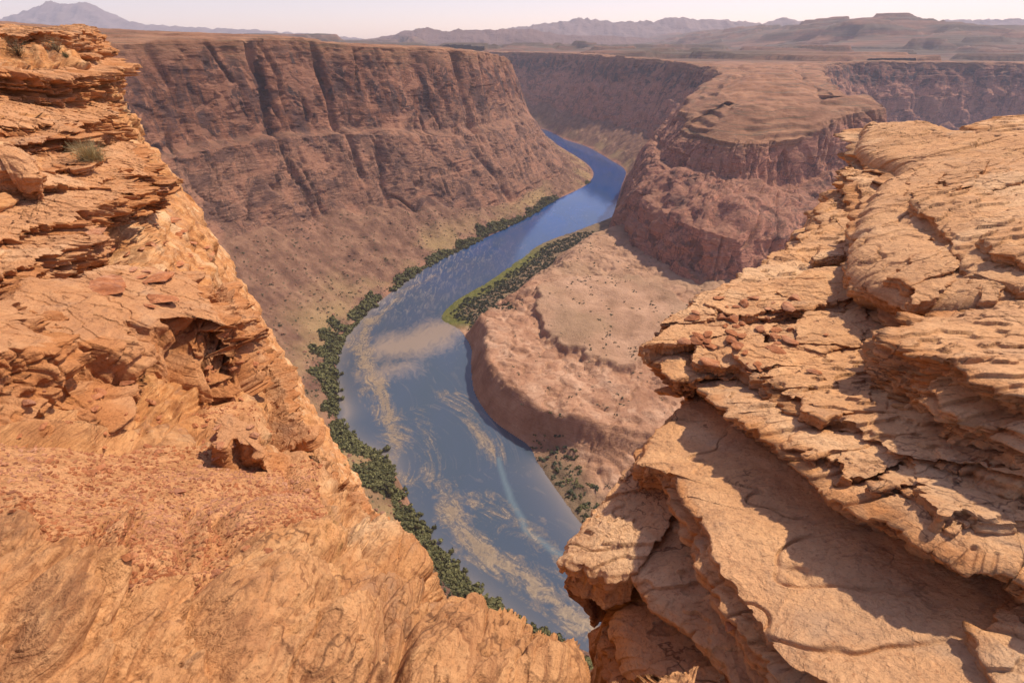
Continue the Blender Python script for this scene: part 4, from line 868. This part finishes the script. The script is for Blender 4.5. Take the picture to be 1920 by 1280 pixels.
def bush_geo(seed, n=150, leaf=.17, flat=.8):
    """unit bush: leaf sprays on several lobes, plus stems; returns verts, leaf quads, stem quads"""
    r = np.random.RandomState(seed); V = []; F = []; W = []
    L = r.normal(size=(7, 3))*(.5, .5, .16); L[:, 2] = np.abs(L[:, 2])+r.uniform(.25, .5); R = r.uniform(.18, .46, 7)
    for i in range(n):
        k = r.randint(7); d = r.normal(size=3); d /= np.linalg.norm(d); c = L[k]+d*R[k]*r.uniform(.55, 1.05); c[2] = max(c[2]*flat, .06)
        t = r.normal(size=3); t /= np.linalg.norm(t); b_ = np.cross(d, t); b_ /= np.linalg.norm(b_)+1e-6; t = np.cross(b_, d)+d*r.uniform(-.5, .5); s = leaf*r.uniform(.6, 1.3)
        o = len(V); V += [c-t*s-b_*s*.7, c+t*s-b_*s*.6, c+t*s*1.1+b_*s*.7+d*s*.3, c-t*s*.8+b_*s*.8-d*s*.2]; F.append((o, o+1, o+2, o+3))
    for k in range(5):
        e = L[k]; o = len(V)
        for q, w in ((np.zeros(3), .035), (e*.6, .022), (e, .01)):
            V += [q+(w, 0, 0), q+(-w*.5, w*.87, 0), q+(-w*.5, -w*.87, 0)]
        for lv in (0, 3):
            for j in range(3): W.append((o+lv+j, o+lv+(j+1) % 3, o+lv+3+(j+1) % 3, o+lv+3+j))
    return np.array(V), np.array(F), np.array(W)
def bush_mesh(name, seed, mat, **k):
    V, F, W = bush_geo(seed, **k)
    return mk_mesh(name, V, [F, W], [mat, M_WOOD], smooth=False, mi=[0]*len(F)+[1]*len(W))
def mass(name, pts, mat, seeds, **k):
    G = [bush_geo(s, **k) for s in seeds]; Vs = []; Fs = []; Ws = []; o = 0
    for (x, y, z, s) in pts:
        V, F, W = G[rs.randint(len(G))]; a = rs.uniform(0, 6.28); c, sn = math.cos(a), math.sin(a)
        q = V*s; q = np.stack([q[:, 0]*c-q[:, 1]*sn+x, q[:, 0]*sn+q[:, 1]*c+y, q[:, 2]+z], 1)
        Vs.append(q); Fs.append(F+o); Ws.append(W+o); o += len(V)
    F = np.concatenate(Fs); W = np.concatenate(Ws)
    me = mk_mesh(name, np.concatenate(Vs), [F, W], [mat, M_WOOD], smooth=False, mi=[0]*len(F)+[1]*len(W))
    return link(name, me, kind='stuff')
def put(name, mesh, p, s, label, cat, group=None, rz=None):
    o = link(name, mesh, label, cat, group, 'thing'); o.location = p; o.scale = (s*rs.uniform(.8, 1.3), s, s*rs.uniform(.6, 1.1)) if group else (s, s, s); o.rotation_euler.z = rs.uniform(0, 6.28) if rz is None else rz
    return o
# --- far bank thicket
PA, alA, vA = wallA[1], wallA[2], wallA[3]
iv = np.where((vA >= 1.0) & (vA <= 1.75))[0]; cand = PA[:, iv].reshape(-1, 3); vv = np.broadcast_to(vA[iv][None], (PA.shape[0], len(iv))).ravel()
dl, _, _ = seg_dist(cand[:, 0], cand[:, 1], BANK_L)
wid = np.interp(cand[:, 1], [150, 200, 250, 330, 420, 560, 700, 850, 1000, 1150, 1400], [8, 10, 9, 22, 26, 24, 18, 12, 12, 14, 8])
ok = (dl < wid*(.62+1.1*noise(cand[:, 0]/26, cand[:, 1]/26))) & (cand[:, 2] > .0) & (cand[:, 1] > 150) & (cand[:, 1] < 1300) & (cand[:, 0] < 300)
cand = cand[ok]
def poisson(c, rad_of, n):
    out = []; grid = {}
    for i in rs.permutation(len(c))[:60000]:
        p = c[i]; r_ = rad_of(p); g = (int(p[0]//4), int(p[1]//4)); bad = False
        for a in (-1, 0, 1):
            for b in (-1, 0, 1):
                for (q, rq) in grid.get((g[0]+a, g[1]+b), ()):
                    if (q[0]-p[0])**2+(q[1]-p[1])**2 < (.5*(r_+rq))**2: bad = True; break
        if bad: continue
        grid.setdefault(g, []).append((p, r_)); out.append((p[0], p[1], p[2], r_))
        if len(out) >= n: break
    return out
pts = poisson(cand, lambda p: rs.uniform(1.5, 4.2)*.8, 1500)
pts.sort(key=lambda q: math.hypot(q[0], q[1])/q[3])
tam = [bush_mesh('riverside_bush', 100+i, M_TAM, n=300, leaf=.12, flat=.65) for i in range(6)]
for i, (x, y, z, s) in enumerate(pts[:290]):
    put('riverside_bush', tam[i % 6], (x, y, z-.3), s*1.9, 'dark green bush in the dense thicket along the far river bank', 'bush', 'bushes lining the far river bank')
mass('bank_thicket', [(x, y, z-.3, s*1.9) for x, y, z, s in pts[290:]], M_TAM, (100, 101, 102), n=110, leaf=.18, flat=.65)
# --- scrub on the near bank and bench
bx = rs.uniform(-95, 260, 26000); by = rs.uniform(215, 930, 26000); d, _, sg = seg_dist(bx, by, BANK_R); ld = np.where(sg > 0, d, -d)
lowp = (by < 345) & (ld > 2) & (ld < 26+10*noise(bx/20, by/20)); strip = (by > 535) & (by < 900) & (ld > 14+8*noise(bx/18, by/18)) & (ld < 60+22*noise(bx/40, by/40)-.03*(by-560))
c1 = np.stack([bx, by, bench_z(bx, by)], 1)
near = poisson(c1[lowp], lambda p: rs.uniform(1.6, 3.0), 140); near.sort(key=lambda q: math.hypot(q[0], q[1])/q[3])
scr = [bush_mesh('desert_shrub', 140+i, M_SCR, n=130) for i in range(5)]
for i, (x, y, z, s) in enumerate(near):
    put('desert_shrub', (scr+tam)[(i*7) % 11 if (x-40)**2 > 9 else i % 5], (x, y, z-.2), s, 'olive shrub growing on the near bank under the pale bench', 'shrub', 'shrubs on the near bank below the bench')
far = poisson(c1[strip], lambda p: rs.uniform(.9, 2.9)**1.0*.8, 2600)
mass('bench_scrub', [(x, y, z-.2, s*1.25) for x, y, z, s in far], M_SCR, (140, 141, 142), n=42, leaf=.3)
bx = rs.uniform(-40, 300, 30000); by = rs.uniform(220, 760, 30000); d, _, sg = seg_dist(bx, by, BANK_R); ld = np.where(sg > 0, d, -d)
lines = np.abs(noise(bx/26+3, by/90, 2.)) < .075
sel = (ld > 6) & ((lines & (rs.rand(30000) < .5)) | (rs.rand(30000) < .012)) & (noise(bx/60, by/60, 5.) > -.25)
c2 = np.stack([bx, by, bench_z(bx, by)], 1)[sel][:800]
mass('sparse_scrub', [(x, y, z-.1, rs.uniform(.55, 1)**2*1.5) for x, y, z in c2], M_SCR, (145, 146), n=16, leaf=.4)
iv = np.where((vA >= 1.1) & (vA <= 2.9))[0]; ii = rs.randint(0, PA.shape[0], 12000); jj = iv[rs.randint(0, len(iv), 12000)]; c3 = PA[ii, jj]
gul = fbm(c3[:, 0]/25, c3[:, 1]/25, c3[:, 2]/40, 3); c3 = c3[(gul+rs.uniform(-.5, .5, len(gul)) > .22) & (c3[:, 1] > 150)][:2600]
mass('talus_scrub', [(x, y, z-.1, rs.uniform(.6, 1.5)) for x, y, z in c3], M_SCR, (147, 148), n=16, leaf=.4)
# fallen blocks on the far talus
def rock_geo(seed, n=2, flat=.5, chip=.35):
    me = bpy.data.meshes.new('t'); import bmesh
    b = bmesh.new(); bmesh.ops.create_icosphere(b, subdivisions=n, radius=1); b.to_mesh(me); b.free()
    V = np.empty(len(me.vertices)*3, f32); me.vertices.foreach_get('co', V); V = V.reshape(-1, 3).copy(); F = np.array([p.vertices[:] for p in me.polygons]); bpy.data.meshes.remove(me)
    r = np.random.RandomState(seed)
    for k in range(9):                                     # split planes give flat, angular faces
        d = r.normal(size=3); d /= np.linalg.norm(d); h = r.uniform(.35, .8); t = V@d; V -= np.maximum(0, t-h)[:, None]*d
    V *= (1, r.uniform(.6, .95), flat*r.uniform(.6, 1.3)); V += fbm(V[:, 0]*2+seed, V[:, 1]*2, V[:, 2]*3, 3)[:, None]*.10
    return V, F
ii = rs.randint(0, PA.shape[0], 3000); jj = iv[rs.randint(0, len(iv), 3000)]; c4 = PA[ii, jj]; c4 = c4[c4[:, 1] > 250][:1500]
G = [rock_geo(300+i, 1, .7) for i in range(4)]; Vs = []; Fs = []; o = 0
for x, y, z in c4:
    V, F = G[rs.randint(4)]; s = rs.uniform(.5, 1)**3*3.4; a = rs.uniform(0, 6.28); c, sn = math.cos(a), math.sin(a)
    Vs.append(np.stack([(V[:, 0]*c-V[:, 1]*sn)*s+x, (V[:, 0]*sn+V[:, 1]*c)*s+y, V[:, 2]*s+z], 1)); Fs.append(F+o); o += len(V)
mt = NT('talus_stone'); mt_ = mt.fin(mt.ramp(mt.noise(mt.pos(), .3, 4), [(.3, (.17, .085, .055)), (.7, (.34, .18, .11))]))
link('talus_rubble', mk_mesh('talus_rubble', np.concatenate(Vs), np.concatenate(Fs), mt_, smooth=False), kind='stuff')

# --- plants on the rim rock
def wiry(name, seed, n, h, spread, mat, wid=.006, seg=4):
    r = np.random.RandomState(seed); V = []; F = []
    for i in range(n):
        a = r.uniform(0, 6.28); lean = r.uniform(.1, spread); p = np.array((r.normal()*.08, r.normal()*.08, 0))*h*2; d = np.array((math.cos(a)*lean, math.sin(a)*lean, 1.)); d /= np.linalg.norm(d)
        ln = h*r.uniform(.55, 1.1); w = np.array((-math.sin(a), math.cos(a), 0))*wid*r.uniform(.6, 1.3); o = len(V)
        for k in range(seg+1):
            f = k/seg; V += [p-w*(1-.8*f), p+w*(1-.8*f)]; d = d+r.normal(size=3)*.16+np.array((0, 0, -.10*lean)); d /= np.linalg.norm(d); p = p+d*ln/seg
        F += [(o+2*k, o+2*k+1, o+2*k+3, o+2*k+2) for k in range(seg)]
    return mk_mesh(name, V, np.array(F), mat, smooth=False)
def sprig(name, seed, n, h, mat, leafmat):
    r = np.random.RandomState(seed); me = None; V = []; F = []; W = []
    for i in range(n):
        a = r.uniform(0, 6.28); lean = r.uniform(.2, 1.3); d = np.array((math.cos(a)*lean, math.sin(a)*lean, 1.)); d /= np.linalg.norm(d); p = np.zeros(3); w = np.array((-math.sin(a), math.cos(a), 0))*.008; o = len(V)
        for k in range(5):
            V += [p-w*(1-.18*k), p+w*(1-.18*k)]; d = d+r.normal(size=3)*.22; d /= np.linalg.norm(d); p = p+d*h/4*r.uniform(.7, 1.2)
            if k > 0:
                for q in range(7):
                    W.append((p+r.normal(size=3)*h*.09, r.normal(size=3)))
        F += [(o+2*k, o+2*k+1, o+2*k+3, o+2*k+2) for k in range(4)]
    L = []
    for c, t in W:
        t /= np.linalg.norm(t); b_ = np.cross(t, (0, 0, 1)); s = h*.035; o = len(V); V += [c-t*s, c+b_*s*.5, c+t*s, c-b_*s*.5]; L.append((o, o+1, o+2, o+3))
    nv = min(min(f) for f in L); return mk_mesh('stems', V[:nv], np.array(F), mat, smooth=False), mk_mesh('leaves', V[nv:], np.array(L)-nv, leafmat, smooth=False)
bpy.context.view_layer.update(); DG = bpy.context.evaluated_depsgraph_get()
def cast(px, py):
    d = Vector(ray(px, py)).normalized(); r = S.ray_cast(DG, Vector((0, 0, EYE)), d)
    return np.array(r[1]) if r[0] else None, (np.array(r[2]) if r[0] else None)
def grow(name, mesh, px, py, s, label, cat):
    p, _ = cast(px, py); return plant(name, mesh, p-np.array((0, 0, .03)), s, label, cat)
def plant(name, mesh, p, s, label, cat):
    if not isinstance(mesh, tuple): return put(name, mesh, p, s, label, cat)
    o = put(name, None, p, s, label, cat); link('stems', mesh[0], parent=o); link('leaves', mesh[1], parent=o); return o
grow('sage_bush', sprig('sage_bush', 1, 60, .42, M_WOOD, M_SAGE), 35, 104, 1.0, 'grey green bush at the left on the ledge near the crag top', 'bush')
grow('sage_bush', sprig('sage_bush', 2, 60, .36, M_WOOD, M_SAGE), 108, 98, 1.0, 'grey green bush right of its twin on the ledge near the crag top', 'bush')
grow('grass_tuft', wiry('grass_tuft', 3, 140, .22, 1.2, M_SAGE), 122, 106, 1.0, 'small green tuft at the rim of the upper crag ledge', 'grass')
grow('dry_bush', wiry('dry_bush', 4, 700, .42, 1.6, M_STRAW, .004), 172, 300, 1.15, 'pale dry wiry bush in the niche of the left crag', 'bush')
0 and grow('dry_twig', wiry('dry_twig', 5, 14, .35, 1.4, M_WOOD, .006), 100, 385, 1.0, 'bare thin twigs in the hollow of the left crag', 'twig')
p_ = left_at(648, 872); plant('yellow_shrub', sprig('yellow_shrub', 6, 46, .34, M_WOOD, M_STRAW), p_-np.array((0, 0, .02)), 1.0, 'straw yellow shrub clinging to the gorge lip above the green thicket', 'shrub')
# --- loose stones
M_ST = rock_mat('loose_stone', (.86, .74, .76), (0, 0), .35, pale=.4)
stones = [mk_mesh('loose_stone', *rock_geo(400+i, 3, .42), M_ST, smooth=False) for i in range(10)]
def stone(px, py, s, label, group=None, flat=1.0, sink=.1):
    p, nrm = cast(px, py)
    if p is None or np.hypot(p[0], p[1]) > 20: return
    o = link('loose_stone', stones[rs.randint(10)], label, 'stone', group, 'thing'); o.scale = (s, s*rs.uniform(.7, 1), s*flat*rs.uniform(.6, 1.2))
    nv = Vector(nrm); nv = (nv if nv.z > 0 else -nv)+Vector((0, 0, 2.5)); o.rotation_euler = (nv.normalized().to_track_quat('Z', 'Y').to_matrix().to_4x4() @ __import__('mathutils').Matrix.Rotation(rs.uniform(0, 6.28), 4, 'Z')).to_euler()
    o.location = p+np.array((0, 0, s*flat*.25)); return o
stone(1370, 1178, .05, 'lone reddish stone in the trough beside the diamond plate', flat=1.6)
stone(342, 856, .035, 'rounded grey stone lying on the sandy saddle')
stone(255, 860, .03, 'brown stone left of the grey stone on the sandy saddle')
stone(278, 838, .06, 'flat pale slab fragment lying on the gravel saddle', flat=.5)
stone(403, 822, .07, 'thin red flake standing proud of the gravel beside the ribbed outcrop', flat=.5)
for i in range(150):
    k = rs.rand(); px, py = (rs.normal(270, 130), rs.normal(830, 60)) if k < .6 else (rs.normal(430, 60), rs.normal(700, 70)) if k < .8 else (rs.normal(420, 120), rs.normal(950, 60))
    if px < 5 or px > 600: continue
    stone(px, py, rs.uniform(.3, 1)**2*.05*(1 if py > 760 else 1.7), 'small red rock chip scattered over the gravelly left saddle', 'rock chips on the left saddle', flat=.8)
for i in range(60):
    px, py = rs.normal(1390, 75), rs.normal(622, 38)
    if px < 1260 or px > 1580: continue
    stone(px, py, rs.uniform(.3, 1)**2*.13, 'broken flat rock fragment strewn over the long right ledge', 'rock fragments on the long right ledge', flat=.6)
for px, py, s in ((1300, 598, .12), (1285, 640, .10), (1375, 600, .13), (1455, 655, .12), (1345, 560, .1), (1530, 700, .09), (1490, 560, .12)):
    stone(px, py, s, 'broken flat rock fragment strewn over the long right ledge', 'rock fragments on the long right ledge', flat=.5)
for i in range(45):
    px, py = rs.normal(320, 70), rs.normal(460, 45)
    if px < 150 or px > 430: continue
    stone(px, py, rs.uniform(.4, 1)**2*.30, 'broken flat plate lying on the slope below the left crag blocks', 'broken plates below the left crag', flat=.45)
# gravel: past counting
sel = np.where((sandm.ravel() > .5) & (r.ravel() < 9))[0] if False else np.where(sandm.ravel() > .5)[0]
sel = sel[rs.randint(0, len(sel), 9000)]; pp = LEFT[2].reshape(-1, 3)[sel]; dist = np.linalg.norm(pp-np.array((0, 0, EYE)), axis=1)
G = [rock_geo(500+i, 1, .6) for i in range(5)]; Vs = []; Fs = []; o = 0
for (x, y, z), dd_ in zip(pp, dist):
    V, F = G[rs.randint(5)]; s = .003+.013*rs.rand()**3*min(2, dd_/2.5); a = rs.uniform(0, 6.28); c, sn = math.cos(a), math.sin(a)
    Vs.append(np.stack([(V[:, 0]*c-V[:, 1]*sn)*s+x, (V[:, 0]*sn+V[:, 1]*c)*s+y, V[:, 2]*s+z+.2*s], 1)); Fs.append(F+o); o += len(V)
link('gravel', mk_mesh('gravel', np.concatenate(Vs), np.concatenate(Fs), M_ST, smooth=False), kind='stuff')
